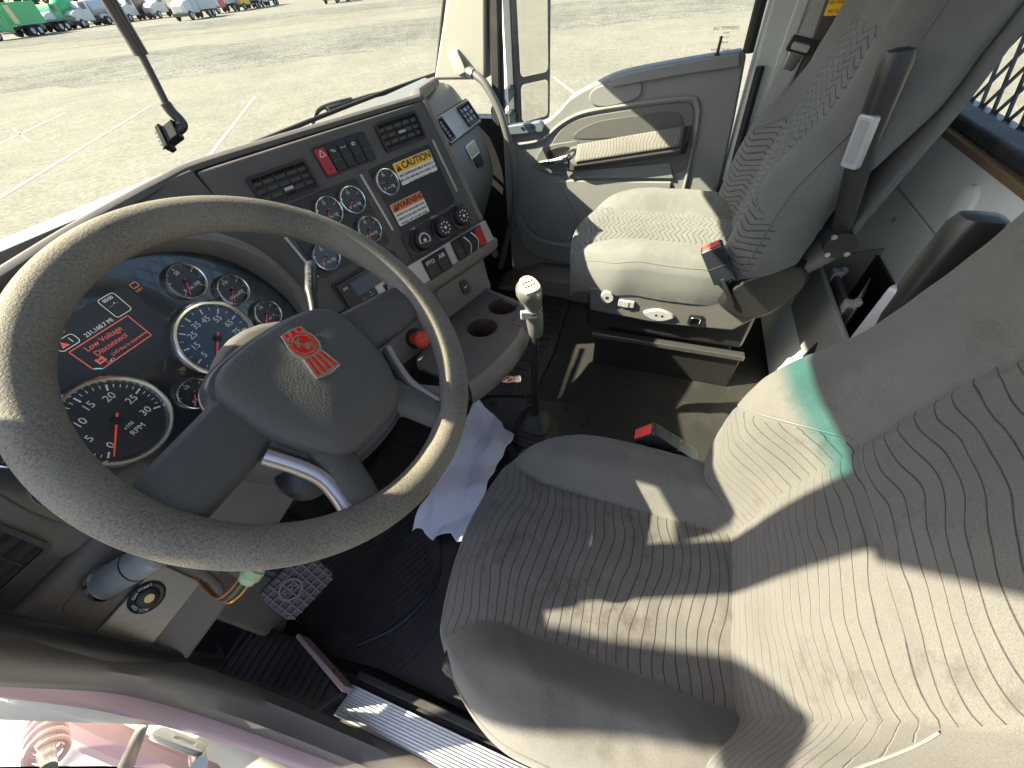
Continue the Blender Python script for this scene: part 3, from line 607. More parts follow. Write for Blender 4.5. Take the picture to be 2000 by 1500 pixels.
# the switch shelf below, in brushed trim
MB().prism([(-.12, -.114), (.296, -.114), (.302, -.176), (-.12, -.180)], P, -.01, .012).build('switch_shelf', brush, dash, bevel=.003)
MB().prism(rrect(.030, .118, -.178, -.120, .004), P, .012, .014).build('switch_panel', dash_k, dash, bevel=.001)
MB().prism(rrect(.142, .268, -.174, -.117, .004), P, .012, .014).build('switch_panel', dash_k, dash, bevel=.001)
MB().prism(rrect(-.10, -.02, -.178, -.122, .004), P, .012, .014).build('switch_panel', dash_k, dash, bevel=.001)
PS = P.at(0, 0, .011)
for a, s in ((.032, 'PTO'), (.074, 'AIR')): rocker(PS, a, a+.041, -.176, -.122, black_p, s)
for a, s in ((-.098, 'ENG'), (-.060, 'BRK')): rocker(PS, a, a+.037, -.176, -.124, black_p, s)
for a, mt in ((.144, black_p), (.175, black_p), (.206, black_p), (.237, red_p)): rocker(PS, a, a+.030, -.172, -.119, mt)
m = MB()
for a in (.190, .221): m.tube(catmull([P.p(a-.004, -.122, .022), P.p(a, -.135, .030), P.p(a+.004, -.15, .030), P.p(a-.002, -.172, .022)], 4), .0016, 6)
m.build('switch_guard', steel, dash)
MB().prism([(-.172, .014), (-.182, .016), (-.200, .008), (-.212, -.010), (-.214, -.07), (-.172, -.07)], F(P.p(-.14, 0, 0), P.e2, P.n, P.e1), 0, .452).build('shelf_lip', dash_b, dash, bevel=.006)
# drawer and lower panel, red park-brake knob
MB().prism([(-.33, -.14), (.285, -.20), (.255, -.345), (-.33, -.345)], P, -.10, -.045).build('lower_panel', dash_b, dash, bevel=.006)
dr = MB().prism(rrect(.060, .262, -.312, -.222, .012), P, -.045, -.040).build('drawer', dash_b, dash, bevel=.003)
MB().prism(rrect(.146, .176, -.282, -.240, .009), P, -.040, -.034).build('drawer_latch', dash_k, dr, bevel=.002)
MB().box((.155, -.262, -.034), (.167, -.259, -.0335), P).build('latch_mark', ink_w, dr)
kb = P.at(-.070, -.300, -.045)
k = MB().lathe([(.017, 0), (.017, .003), (.010, .004), (.010, .026), (.017, .030), (.026, .036), (.026, .046), (.021, .052), (0, .053)], kb, 8).build('park_brake_knob', red_k, dash, ang=20, bevel=.001)
text('knob_text', 'PULL', kb, 0, 0, .0535, .010, M('knob_ink', (.75, .3, .2), .5), k)
MB().prism(circ(.002, -.020, .03, 30), kb.at(0, .02), -.002, .0015).build('knob_plate', dash_k, dash, bevel=.0005)
# the brow and dash top
front = [(-.37, .195), (-.2, .264), (-.045, .328), (.05, .365), (.15, .396), (.24, .416), (.31, .424), (.45, .378), (.60, .322), (.75, .266), (.828, .234)]
fc = catmull([(*q, 0) for q in front], 5)
def back_y(x): u = (x+.38)/1.86; return .545+.085*(1-(2*u-1)**2)-.02
m = MB(); rings = []
for q in fc:
    d = max(0.02, back_y(q.x)-q.y)
    prof = ((.03, .060), (.022, .080), (.006, .083), (0, .089), (.001, .097), (.008, .101), (.018, .100), (.036, .084), (min(.08, d*.6), .060), (d, .015), (d+.01, .01))
    nx = .25 if q.x > .3 else 0
    rings.append([Vector((q.x+nx*a*.6, q.y+a, z)) for a, z in prof])
m.loft(rings, False).build('dash_top', dash_p, dash, solid=.006, ang=50)
MB().loft([[Vector(q) for q in ((.815, .236, .060), (.836, .240, .060), (.838, .243, .092), (.834, .246, .0985), (.822, .258, .0985), (.812, .27, .09), (.80, .28, .06))],
    [Vector(q) for q in ((1.05, .375, .040), (1.07, .372, .040), (1.072, .376, .064), (1.066, .380, .069), (1.052, .390, .069), (1.036, .40, .06), (1.03, .41, .04))],
    [Vector(q) for q in ((1.36, .470, .022), (1.37, .466, .022), (1.372, .470, .044), (1.366, .475, .048), (1.35, .485, .048), (1.335, .495, .04), (1.33, .50, .022))]]).build('brow_end', dash_p, dash, bevel=.002)
# right-hand pod with glove box
prof = [(.53, .045), (.455, .030), (.415, .012), (.345, -.08), (.30, -.18), (.285, -.27), (.31, -.36), (.37, -.50), (.45, -.62), (.56, -.62)]
pc = [(v.x, v.y) for v in catmull([(y, z, 0) for y, z in prof[1:-1]], 4)]
m = MB()
def podring(x, s, dx): return [Vector((x, .40+(y-.40)*s+dx, -.2+(z+.2)*(s*.5+.5))) for y, z in [prof[0]]+pc+[prof[-1]]]
m.loft([podring(.78, 1, 0), podring(1.0, 1, 0), podring(1.34, 1, 0), podring(1.385, .99, .005), podring(1.41, .9, .02), podring(1.42, .75, .05)], False).build('passenger_pod', grey_p, dash, ang=60)
m = MB()
D = F((1.262, .3600, -.060), (1, 0, 0), (0, .588, .809), (0, -.809, .588))
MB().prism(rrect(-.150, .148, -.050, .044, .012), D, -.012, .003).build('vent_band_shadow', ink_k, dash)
MB().prism(rrect(-.146, .144, -.046, .040, .012), D, -.012, .006).build('vent_band', M('brushed_band', (.36, .37, .37), .35, .6, var=.12, vs=50), dash, bevel=.002)
MB().box((-.10, -.012, .006), (.02, -.008, .007), D).build('band_line', brush, dash)
vent(.030, .132, -.040, .034, (.10, -.002), D.at(0, 0, .006), 4, 2); vent(-.138, -.098, -.042, .036, None, D.at(0, 0, .006), 6, 0)
E2 = F((1.245, .3125, -.150), (1, 0, 0), (0, .41, .912), (0, -.912, .41))
pk = MB().prism([(-.02, -.02), (.045, -.02), (.040, -.062), (.030, -.068), (-.012, -.060)], E2, -.004, .004).build('glovebox_latch', black_p, dash, bevel=.003)
st = MB().prism(rrect(-.040, .040, -.024, .024, .004), E2, .004, .0065).build('glovebox_badge', white_l, dash, bevel=.0008)
bd = M('badge_print', (.35, .36, .20), .4, var=.7, vs=70); MB().prism(rrect(-.033, .033, -.018, .018, .002), E2, .0065, .0069).build('badge_print', bd, st, smooth=False)
# cup-holder tray
def cell_hole(poly, c, r, n=48):
    out, hole = [], []
    for i in range(n):
        t = 2*math.pi*i/n; d = Vector((math.cos(t), math.sin(t))); best = 9
        for j in range(len(poly)):
            a, b = Vector(poly[j]), Vector(poly[(j+1) % len(poly)]); e = b-a; den = d.x*e.y-d.y*e.x
            if abs(den) < 1e-9: continue
            q = a-Vector(c); tt = (q.x*e.y-q.y*e.x)/den; ss = (q.x*d.y-q.y*d.x)/den
            if tt > 0 and -1e-6 <= ss <= 1+1e-6: best = min(best, tt)
        out.append((c[0]+d.x*best, c[1]+d.y*best)); hole.append((c[0]+d.x*r, c[1]+d.y*r))
    return out, hole
TZ = -.40
m = MB()
cA, cB = (.672, .006), (.560, .030)
oa, ha = cell_hole([(.76, .11), (.69, -.07), (.645, -.088), (.595, -.092), (.625, .13)], cA, .045)
ob_, hb = cell_hole([(.625, .13), (.595, -.092), (.52, -.092), (.40, -.058), (.335, -.025), (.37, .16)], cB, .045)
m.holed(oa, ha, WORLD, TZ-.012, TZ); m.holed(ob_, hb, WORLD, TZ-.012, TZ)
tray = m.build('cup_tray', dash_p, dash)
well = M('cup_well', (.07, .045, .04), .45, var=.15)
for c in (cA, cB):
    MB().lathe([(.0448, .001), (.042, -.012), (.040, -.07), (0, -.07)], F((*c, TZ), (1, 0, 0), (0, 1, 0), (0, 0, 1)), 40).build('cup_well', well, tray)
    MB().lathe([(.044, .0), (.046, .003), (.049, .002), (.050, 0)], F((*c, TZ), (1, 0, 0), (0, 1, 0), (0, 0, 1)), 40).build('cup_rim', dash_p, tray)
edge = [(.335, -.025), (.40, -.058), (.52, -.092), (.595, -.092), (.645, -.088), (.69, -.07), (.76, .11)]
ec = catmull([(*q, 0) for q in edge], 4)
m = MB(); rings = []
for q in ec:
    o = (Vector((q.x, q.y, 0))-Vector((.55, .12, 0))).normalized()
    rings.append([Vector((q.x, q.y, TZ))+o*a+Vector((0, 0, z)) for a, z in ((-.014, -.012), (-.014, .002), (-.004, .003), (.004, -.004), (.012, -.03), (.004, -.062), (-.02, -.085), (-.09, -.10))])
m.loft(rings, False).build('tray_edge', dash_b, dash, ang=50)
MB().prism([(.585, -.100), (.645, -.096), (.648, -.05), (.60, -.045)], WORLD, TZ-.05, TZ+.006).build('tray_notch', well, dash, bevel=.006)
MB().prism([(.30, .22), (.335, -.025), (.29, .0), (.20, .18)], WORLD, TZ-.05, TZ-.004).build('tray_shelf', dash_b, dash, bevel=.008)
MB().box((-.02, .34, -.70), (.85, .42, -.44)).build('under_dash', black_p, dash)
MB().prism([(-.20, -.10), (.30, -.10), (.30, -.30), (-.20, -.36)], CF, -.06, -.02).build('column_panel', dash_b, dash, bevel=.006)
# small tag hanging beside the shelf
MB().prism(rrect(.300, .326, -.235, -.195, .006), P, -.03, -.022).build('side_socket', dash_k, dash, bevel=.002)
# knee panel with key switch
MB().prism([(-.36, -.098), (-.195, -.098), (-.185, -.15), (-.215, -.31), (-.235, -.345), (-.36, -.345)], CF, -.14, .012).build('knee_panel', dash_b, dash, bevel=.014, seg=4)
MB().prism([(-.235, -.10), (-.185, -.10), (-.175, -.15), (-.195, -.30), (-.23, -.33)], CF, -.10, -.008).build('knee_edge', dash_b, dash, bevel=.01)
# key plate, lever and loose connector under the wheel
kp = MB().prism(rrect(-.334, -.226, -.272, -.192, .006), CF, .010, .018).build('key_plate', key_m, dash, bevel=.003)
kf = CF.at(-.270, -.214, .018)
MB().lathe([(.0225, 0), (.0225, .003), (.019, .005), (.014, .004), (.014, .007), (.010, .009), (0, .009)], kf, 32).build('key_switch', black_p, kp)
MB().lathe([(.0062, .009), (.0062, .0105), (0, .0105)], kf, 20).box((-.0009, -.0045, .0105), (.0009, .0045, .0108), kf).build('key_slot', M('key_brass', (.45, .38, .25), .35, .9), kp)
for s, t in (('ACC', 205), ('OFF', 160), ('ON', 105), ('START', 55)): text('key_text', s, kf, .0168*math.cos(R(t)), .0168*math.sin(R(t)), .0052, .0058, ink_w, kp, rot=R(t-90))
MB().prism(rrect(-.318, -.262, -.182, -.135, .014), CF, .010, .0135).build('lever_plate', dash_b, dash, bevel=.002)
lv = thing('tilt_lever', 'glossy grey round lever sticking out under the left of the wheel', 'lever', (-.27, .26, -.26))
LB = CF.p(-.282, -.152, .012); LT = LB+Vector((.066, -.066, .022))
MB().tube([LB, LB+(LT-LB)*.05, LB+(LT-LB)*.1, LT-(LT-LB)*.04, LT], [.012, .021, .0235, .0235, .018], 20).build('sleeve', M('lever_grey', (.34, .35, .36), .2, .25), lv)
MB().tube([LB-(LT-LB)*.0, LB-(LT-LB)*.06], [.010, .008], 14).build('lever_cap', chrome, lv)
MB().tube([LB+(LT-LB)*.10, LB+(LT-LB)*.16], [.0242, .0242], 20).build('lever_ring', chrome, lv)
MB().tube([LB+(LT-LB)*.62, LB+(LT-LB)*.64], [.0240, .0240], 20).build('lever_ring', black_p, lv)
co = thing('wire_connector', 'pale green round plug hanging on bare wires below the wheel', 'connector', (-.21, .06, -.25))
c0 = Vector((-.208, .070, -.262)); cd = Vector((.040, -.012, .012)).normalized()
MB().tube([c0, c0+cd*.006, c0+cd*.008, c0+cd*.020, c0+cd*.022, c0+cd*.040, c0+cd*.041, c0+cd*.046], [.011, .012, .0145, .0145, .012, .012, .014, .0135], 18).build('plug', M('pale_green', (.30, .36, .20), .5), co)
for k, cl_ in enumerate(((.45, .20, .03), (.10, .07, .03), (.5, .42, .1), (.35, .10, .03))):
    o = Vector((0, (k-1.5)*.005, (k % 2)*.005)); MB().tube(catmull([c0+o, c0+o-cd*.02+Vector((0, .004, -.004)), c0+o-cd*.032+Vector((.0, .03, -.02)), c0+o-cd*.03+Vector((.01, .09, -.03))], 5), .0016, 6).build('wire', M('wire_'+'abcd'[k], cl_, .5), co)

# ------------------------------------------------------------------ steering wheel
WN = Vector((0, -.64, .76837)); sw = thing('steering_wheel', 'worn grey leather steering wheel with a red badge on its hub', 'steering wheel')
W0 = F((0, 0, 0), (1, 0, 0), (0, .76837, .64), WN); W = W0.at(0, 0, 0, R(-8))
def leather():
    m = bpy.data.materials.new('worn_leather'); m.use_nodes = True; nt = m.node_tree; L = nt.links.new; b = nt.nodes['Principled BSDF']
    tc = nn(nt, 'ShaderNodeTexCoord'); n1 = nn(nt, 'ShaderNodeTexNoise', Scale=520.0, Detail=5.0, Roughness=.6); L(tc.outputs['Object'], n1.inputs[0])
    n2 = nn(nt, 'ShaderNodeTexNoise', Scale=9.0, Detail=3.0); L(tc.outputs['Object'], n2.inputs[0])
    n4 = nn(nt, 'ShaderNodeTexNoise', Scale=620.0, Detail=3.0); L(tc.outputs['Object'], n4.inputs[0])
    ad = nn(nt, 'ShaderNodeMath', operation='ADD'); ad.inputs[1].default_value = 0
    mu = nn(nt, 'ShaderNodeMath', operation='MULTIPLY_ADD'); mu.inputs[1].default_value = .6; L(n2.outputs['Fac'], mu.inputs[0]); L(n1.outputs['Fac'], mu.inputs[2])
    mr = nn(nt, 'ShaderNodeMapRange'); mr.inputs[1].default_value = .62; mr.inputs[2].default_value = .92; L(mu.outputs[0], mr.inputs[0])
    mx = nn(nt, 'ShaderNodeMix', data_type='RGBA'); mx.inputs[6].default_value = (.105, .092, .080, 1); mx.inputs[7].default_value = (.20, .182, .150, 1); L(mr.outputs[0], mx.inputs[0])
    sp = nn(nt, 'ShaderNodeMapRange'); sp.inputs[1].default_value = .27; sp.inputs[2].default_value = .34; sp.inputs[3].default_value = .6; sp.inputs[4].default_value = 0.0; L(n1.outputs['Fac'], sp.inputs[0])
    m2 = nn(nt, 'ShaderNodeMix', data_type='RGBA'); m2.inputs[7].default_value = (.03, .026, .023, 1); L(sp.outputs[0], m2.inputs[0]); L(mx.outputs[2], m2.inputs[6])
    L(m2.outputs[2], b.inputs['Base Color']); b.inputs['Roughness'].default_value = .72; b.inputs['Specular IOR Level'].default_value = .3
    h_ = nn(nt, 'ShaderNodeMath', operation='MULTIPLY_ADD'); h_.inputs[1].default_value = .4; L(n4.outputs['Fac'], h_.inputs[0]); L(n1.outputs['Fac'], h_.inputs[2])
    bp = nn(nt, 'ShaderNodeBump', Strength=.6, Distance=.0012); L(h_.outputs[0], bp.inputs['Height']); L(bp.outputs[0], b.inputs['Normal'])
    return m
leath = leather()
def pebble(name, col, sc_=330):
    m = bpy.data.materials.new(name); m.use_nodes = True; nt = m.node_tree; L = nt.links.new; b = nt.nodes['Principled BSDF']
    tc = nn(nt, 'ShaderNodeTexCoord'); v = nn(nt, 'ShaderNodeTexVoronoi', Scale=sc_); v.feature = 'SMOOTH_F1'; L(tc.outputs['Object'], v.inputs['Vector'])
    n = nn(nt, 'ShaderNodeTexNoise', Scale=14.0, Detail=4.0); L(tc.outputs['Object'], n.inputs[0])
    mx = nn(nt, 'ShaderNodeMix', data_type='RGBA'); c = Vector(col); mx.inputs[6].default_value = (*(c*.8), 1); mx.inputs[7].default_value = (*(c*1.2), 1); L(n.outputs['Fac'], mx.inputs[0]); L(mx.outputs[2], b.inputs['Base Color'])
    b.inputs['Roughness'].default_value = .6
    bp = nn(nt, 'ShaderNodeBump', Strength=.6, Distance=.0010); bp.invert = True; L(v.outputs['Distance'], bp.inputs['Height']); L(bp.outputs[0], b.inputs['Normal'])
    return m
hubm_ = pebble('hub_grain', (.078, .073, .066), 620); spk = pebble('spoke_grain', (.075, .07, .064), 420)
N = 128; rr = []
for i in range(N):
    t = 2*math.pi*i/N; rr.append(W.p(.2105*math.cos(t), .2105*math.sin(t)))
rim = MB().tube(rr, 0.0212, 24, closed=True).build('rim', leath, sw)
MB().tube([W.p(.1945*math.cos(2*math.pi*i/N), .1945*math.sin(2*math.pi*i/N), .0005) for i in range(N)], .0011, 6, closed=True).build('stitching', M('stitch', (.16, .13, .12), .8), rim)
def spoke(a0, w0, a1, w1, r0, r1, h0, h1, mat, name='spoke'):
    # a tapered, slightly crowned arm from the hub to the rim
    rings = []
    for k in range(9):
        t = k/8; a = R(a0+(a1-a0)*t); r_ = r0+(r1-r0)*t; wd = w0+(w1-w0)*(t if t < .75 else t+(t-.75)*1.4); hh = h0+(h1-h0)*(3*t*t-2*t**3)
        c = Vector((r_*math.cos(a), r_*math.sin(a))); s = Vector((-math.sin(a), math.cos(a)))
        rings.append([W.p(c.x+s.x*wd*x, c.y+s.y*wd*x, hh+z) for x, z in ((-1, -.010), (-.97, .0), (-.75, .008), (0, .011), (.75, .008), (.97, .0), (1, -.010), (.6, -.02), (-.6, -.02))])
    return MB().loft(rings).build(name, mat, sw, ang=50)
grey_sp = pebble('spoke_plastic', (.07, .066, .064), 900)
spoke(-11, .036, -8, .031, .070, .203, -.014, -.006, grey_sp); spoke(192, .038, 191, .034, .070, .203, -.014, -.006, grey_sp)
spoke(-60, .026, -68, .019, .085, .203, -.014, -.004, spk); spoke(241, .027, 247, .020, .085, .203, -.014, -.004, spk)
# satin trim inside the two lower arms
for sgx in (-1, 1):
    tp_ = catmull([(sgx*.100, -.060, 0), (sgx*.088, -.092, 0), (sgx*.082, -.120, 0), (sgx*.086, -.148, 0), (sgx*.096, -.178, 0)], 6); rg = []
    for i, q in enumerate(tp_):
        t_ = (tp_[min(i+1, len(tp_)-1)]-tp_[max(i-1, 0)]).normalized(); nx_ = Vector((-t_.y, t_.x, 0))
        if nx_.x*sgx < 0: nx_ = -nx_
        rg.append([W.p(*(q+nx_*a_).xy, h_) for a_, h_ in ((-.004, -.004), (-.002, .0005), (.003, .001), (.009, -.003), (.012, -.012), (.010, -.020), (-.004, -.016))])
    MB().loft(rg).build('trim_insert', M('satin_trim', (.42, .38, .40), .3, .75), sw, ang=50)
base = [(-.095, .0), (-.088, .030), (-.06, .047), (.0, .052), (.06, .047), (.088, .030), (.095, .0), (.092, -.05), (.074, -.10), (.052, -.127), (.0, -.135), (-.052, -.127), (-.074, -.10), (-.092, -.05)]
bl = [(v.x*.96, v.y*.96-.004) for v in catmull([(a, b, 0) for a, b in base], 5, True)]
def shell(L, prof, fr):
    cx, cy = sum(a for a, b in L)/len(L), sum(b for a, b in L)/len(L)
    return [[fr.p(cx+(a-cx)*s, cy+(b-cy)*s, hh) for a, b in L] for s, hh in prof]
MB().loft(shell(bl, ((.85, -.065), (1.08, -.048), (1.12, -.034), (1.11, -.024), (1.05, -.014), (1.03, -.012)), W)).build('hub_base', M('hub_plastic', (.06, .06, .065), .35, var=.1, vs=30, bump=.1, bs=700), sw, ang=50)
pad = MB().loft(shell(bl, ((.985, -.020), (.985, -.004), (.955, .004), (.90, .0085), (.75, .0125), (.5, .0155), (.25, .0165), (.05, .017)), W)).build('hub_pad', hubm_, sw, ang=60)
def badge(fr, s, par, plate=True):
    # shield badge: ring with two letters, three short bars above, a striped tail below
    tail = [(-.30, -.30), (.30, -.30), (.40, -1.05), (.0, -1.12), (-.40, -1.05)]; q = lambda L: [(a*s, b*s) for a, b in L]
    sil = [(-.36, .62), (-.40, .40), (-.47, .15), (-.47, -.12), (-.34, -.34), (-.46, -1.10), (.0, -1.19), (.46, -1.10), (.34, -.34), (.47, -.12), (.47, .15), (.40, .40), (.36, .62), (.0, .68)]
    p_ = MB().prism(q(sil), fr, -.0025, .0012).build('badge', chrome, par, bevel=.0006)
    m = MB(); m.prism(circ(0, .05*s, .41*s, 36), fr, .0012, .0019)
    for i in (-1, 0, 1):
        m.prism(q([(i*.22-.08, .45), (i*.22+.08, .45), (i*.22+.07, .60), (i*.22-.07, .60)]), fr, .0012, .0018)
    for i in range(4):
        x0, x1 = -.33+i*.19, -.33+i*.19+.09; m.prism(q([(x0*.85, -.42), (x1*.85, -.42), (x1*1.12, -1.06), (x0*1.12, -1.06)]), fr, .0012, .0018)
    m.build('enamel', red_e, p_, smooth=False)
    MB().holed(q(circ(0, .05, .36, 36)), q(circ(0, .05, .32, 36)), fr, .0018, .0023).build('badge_ring', chrome, p_)
    text('letter', 'K', fr, -.10*s, .14*s, .0020, .36*s, chrome, p_, bold=.02*s); text('letter', 'W', fr, .10*s, -.08*s, .0020, .30*s, chrome, p_, bold=.02*s)
badge(W.at(.010, .000, .0185, R(-7)), .037, pad)
col_ = thing('steering_column', 'dark plastic steering column running down behind the wheel', 'steering column', (0, .2, -.25))
MB().loft(shell(circ(0, -.01, .062, 28), ((1.3, -.050), (1.48, -.058), (1.48, -.085), (1.15, -.12), (1.25, -.26), (1.25, -.34)), W0)).build('shroud', dash_p, col_, ang=60)
MB().tube([W0.p(0, 0, -.04), W0.p(0, 0, -.09)], .035, 24).build('collar', chrome, col_)
MB().tube([W0.p(-.02, -.05, -.30), W0.p(-.02, -.09, -.62)], .022, 16).build('shaft', steel, col_)
MB().lathe([(.05, 0), (.05, .03), (.03, .05), (.03, .07), (0, .07)], F(W0.p(-.03, -.10, -.28), (1, 0, 0), (0, 1, 0), (0, 0, 1)), 20).build('joint', black_p, col_)
stk = MB().tube(catmull([(.07, .075, -.075), (.116, .085, -.040), (.150, .108, -.020), (.185, .130, -.010), (.201, .141, -.009)], 5), [.006]*5+[.007]*5+[.009]*5+[.0098]*5+[.006], 14).build('stalk', black_p, col_)
SK = F((.163, .114, -.004), (.82, .54, .15), (-.3, .2, .9), WN); sfr = F((.165, .115, -.0045), (.80, .58, .17), (-.45, .45, .77), (-.35, -.62, .70))
text('stalk_text', 'HI  LO  OFF', sfr, 0, 0, .0035, .0095, ink_w, stk)
for yy, xx in ((.045, -.10), (.03, .09)):
    MB().tube(catmull([(xx*.5, .1, -.10), (xx, .12, -.11), (xx*1.25, .15, -.12)], 4), .006, 10).build('bracket', black_p, col_)
# ------------------------------------------------------------------ seats
def sst(x, a, b): t = max(0, min(1, (x-a)/(b-a))); return t*t*(3-2*t)
def interp(x, T):
    if x <= T[0][0]: return T[0][1]
    for (a, p_), (b, q_) in zip(T, T[1:]):
        if x <= b: t = (x-a)/(b-a); t = t*t*(3-2*t); return p_+(q_-p_)*t
    return T[-1][1]
RCL, WS, FX = .155, 1.0, 0.0
def cushion_pt(u, v):
    au = min(abs(u), 1); ou = max(0, abs(u)-1)/.3; vv = max(0, v); ov = max(0, -v)/.3; sg_ = 1 if u >= 0 else -1
    Wd = .262*(1-(1-min(vv/.30, 1))**2.1*.33)*(1-.06*sst(vv, .7, 1))
    x = sg_*au*Wd; yf = -.152+FX-.85*x*x; y = yf+(-.66-yf)*vv
    xs = .124+.055*max(0, 1-vv/.22)**1.5
    z = -.382-.010*vv
    z += .046*sst(abs(x), xs-.01, xs+.055)*(.35+.65*sst(vv, .05, .4))
    z += .008*math.cos(x/.13*1.5) if abs(x) < .13 else 0
    e = 1-au; z -= .050*(max(0, 1-e/.16))**2.2
    if vv < .18: z -= .050*(1-vv/.18)**2.2
    z -= .004*math.exp(-((abs(x)-xs)/.0045)**2)
    z += .004*mnoise.noise(Vector((x*11, y*11, 1.7)))+.0018*mnoise.noise(Vector((x*40, y*40, 4.1)))
    k = max(ou, ov); z -= .10*k
    if ou: x += sg_*(.006*math.sin(ou*3)-.012*ou)
    if ov: y += .008*math.sin(ov*3)-.02*ov
    return Vector((x, y, z)), xs
WB = [(-.46, .235), (-.40, .262), (-.30, .283), (-.16, .275), (-.02, .252), (.12, .232), (.26, .215), (.34, .19), (.40, .13)]
def back_pt(u, v):
    au = min(abs(u), 1); ou = max(0, abs(u)-1)/.4; sg_ = 1 if u >= 0 else -1
    vv = min(v, 1); ov = max(0, v-1)/.15
    z = -.46+.86*vv
    Wd = interp(z, WB)*(1+(WS-1)*sst(z, -.44, -.25)); x = sg_*au*Wd
    y = -.612-(z+.40)*RCL
    xs = .128-.02*sst(z, .0, .12)
    y += .062*sst(abs(x), xs-.008, xs+.075)*(.35+.65*sst(-z, -.02, .16))*(1-.4*sst(-z, .34, .46))
    y += .010*math.cos(x/.13*1.5)*1 if abs(x) < .13 else 0
    y += .012*math.exp(-((z+.20)/.12)**2)
    e = 1-au; y -= .062*(max(0, 1-e/.22))**2.3
    if vv > .84: y -= .07*((vv-.84)/.16)**2
    y -= .004*math.exp(-((abs(x)-xs)/.0045)**2) if z < .11 else 0
    y -= .003*math.exp(-((z+.105)/.004)**2) if abs(x) < xs else 0
    y -= .003*math.exp(-((z-.105)/.0045)**2) if abs(x) < xs else 0
    az = -.10-(abs(x)-.13)*.9+.18*(abs(x)-.13)**2
    y -= .0035*math.exp(-((z-az)/.004)**2) if abs(x) > xs else 0
    y += .004*mnoise.noise(Vector((x*9, z*9, 7.7)))+.0015*mnoise.noise(Vector((x*34, z*34, 2.1)))
    if ou: y -= .10*ou; x += sg_*(.012*math.sin(ou*3.1)-.012*ou)
    if ov: y -= .12*ov; z += .012*math.sin(ov*3.1)
    return Vector((x, y, z)), xs, az
def panels(fn, us, vs, cls, names, par, off_, uvf, outd):
    G = [[fn(u, v)[0] for u in us] for v in vs]; nu = len(us)
    bag = {}
    for j in range(len(vs)-1):
        for i in range(nu-1):
            k = cls((us[i]+us[i+1])/2, (vs[j]+vs[j+1])/2); bag.setdefault(k, []).append((j, i))
    allm = bmesh.new(); vv = [[allm.verts.new(q) for q in row] for row in G]
    for j in range(len(vs)-1):
        for i in range(nu-1): allm.faces.new((vv[j][i], vv[j][i+1], vv[j+1][i+1], vv[j+1][i]))
    allm.normal_update()
    flip = sum((f.normal for f in allm.faces), Vector()).dot(Vector(outd)) < 0
    if flip: bmesh.ops.reverse_faces(allm, faces=allm.faces); allm.normal_update()
    nrm = [[q.normal.copy() for q in row] for row in vv]; allm.free()
    c = sum((Vector(G[j][nu//2]) for j in range(len(vs))), Vector())/len(vs)
    for k, (nm, mt) in names.items():
        idx = {}; V = []; Nn = []; Fc = []; UV = []
        for j, i in bag.get(k, []):
            f = []
            for a, b in ((j, i), (j, i+1), (j+1, i+1), (j+1, i)):
                if (a, b) not in idx: idx[(a, b)] = len(V); V.append(G[a][b]); Nn.append(nrm[a][b]); UV.append(uvf(us[b], vs[a], G[a][b]))
                f.append(idx[(a, b)])
            Fc.append(f[::-1] if flip else f)
        if not V: continue
        me = bpy.data.meshes.new(nm); me.from_pydata([tuple(q+off_) for q in V], [], Fc)
        ul = me.uv_layers.new(name='UVMap')
        for L_ in me.loops: ul.data[L_.index].uv = UV[L_.vertex_index]
        me.polygons.foreach_set('use_smooth', [True]*len(me.polygons))
        sgn_ = 1
        me.normals_split_custom_set_from_vertices([tuple(q) for q in Nn])
        me.materials.append(mt); o = bpy.data.objects.new(nm, me); COL.objects.link(o); adopt(o, par)
def lin(a, b, n): return [a+(b-a)*i/n for i in range(n+1)]
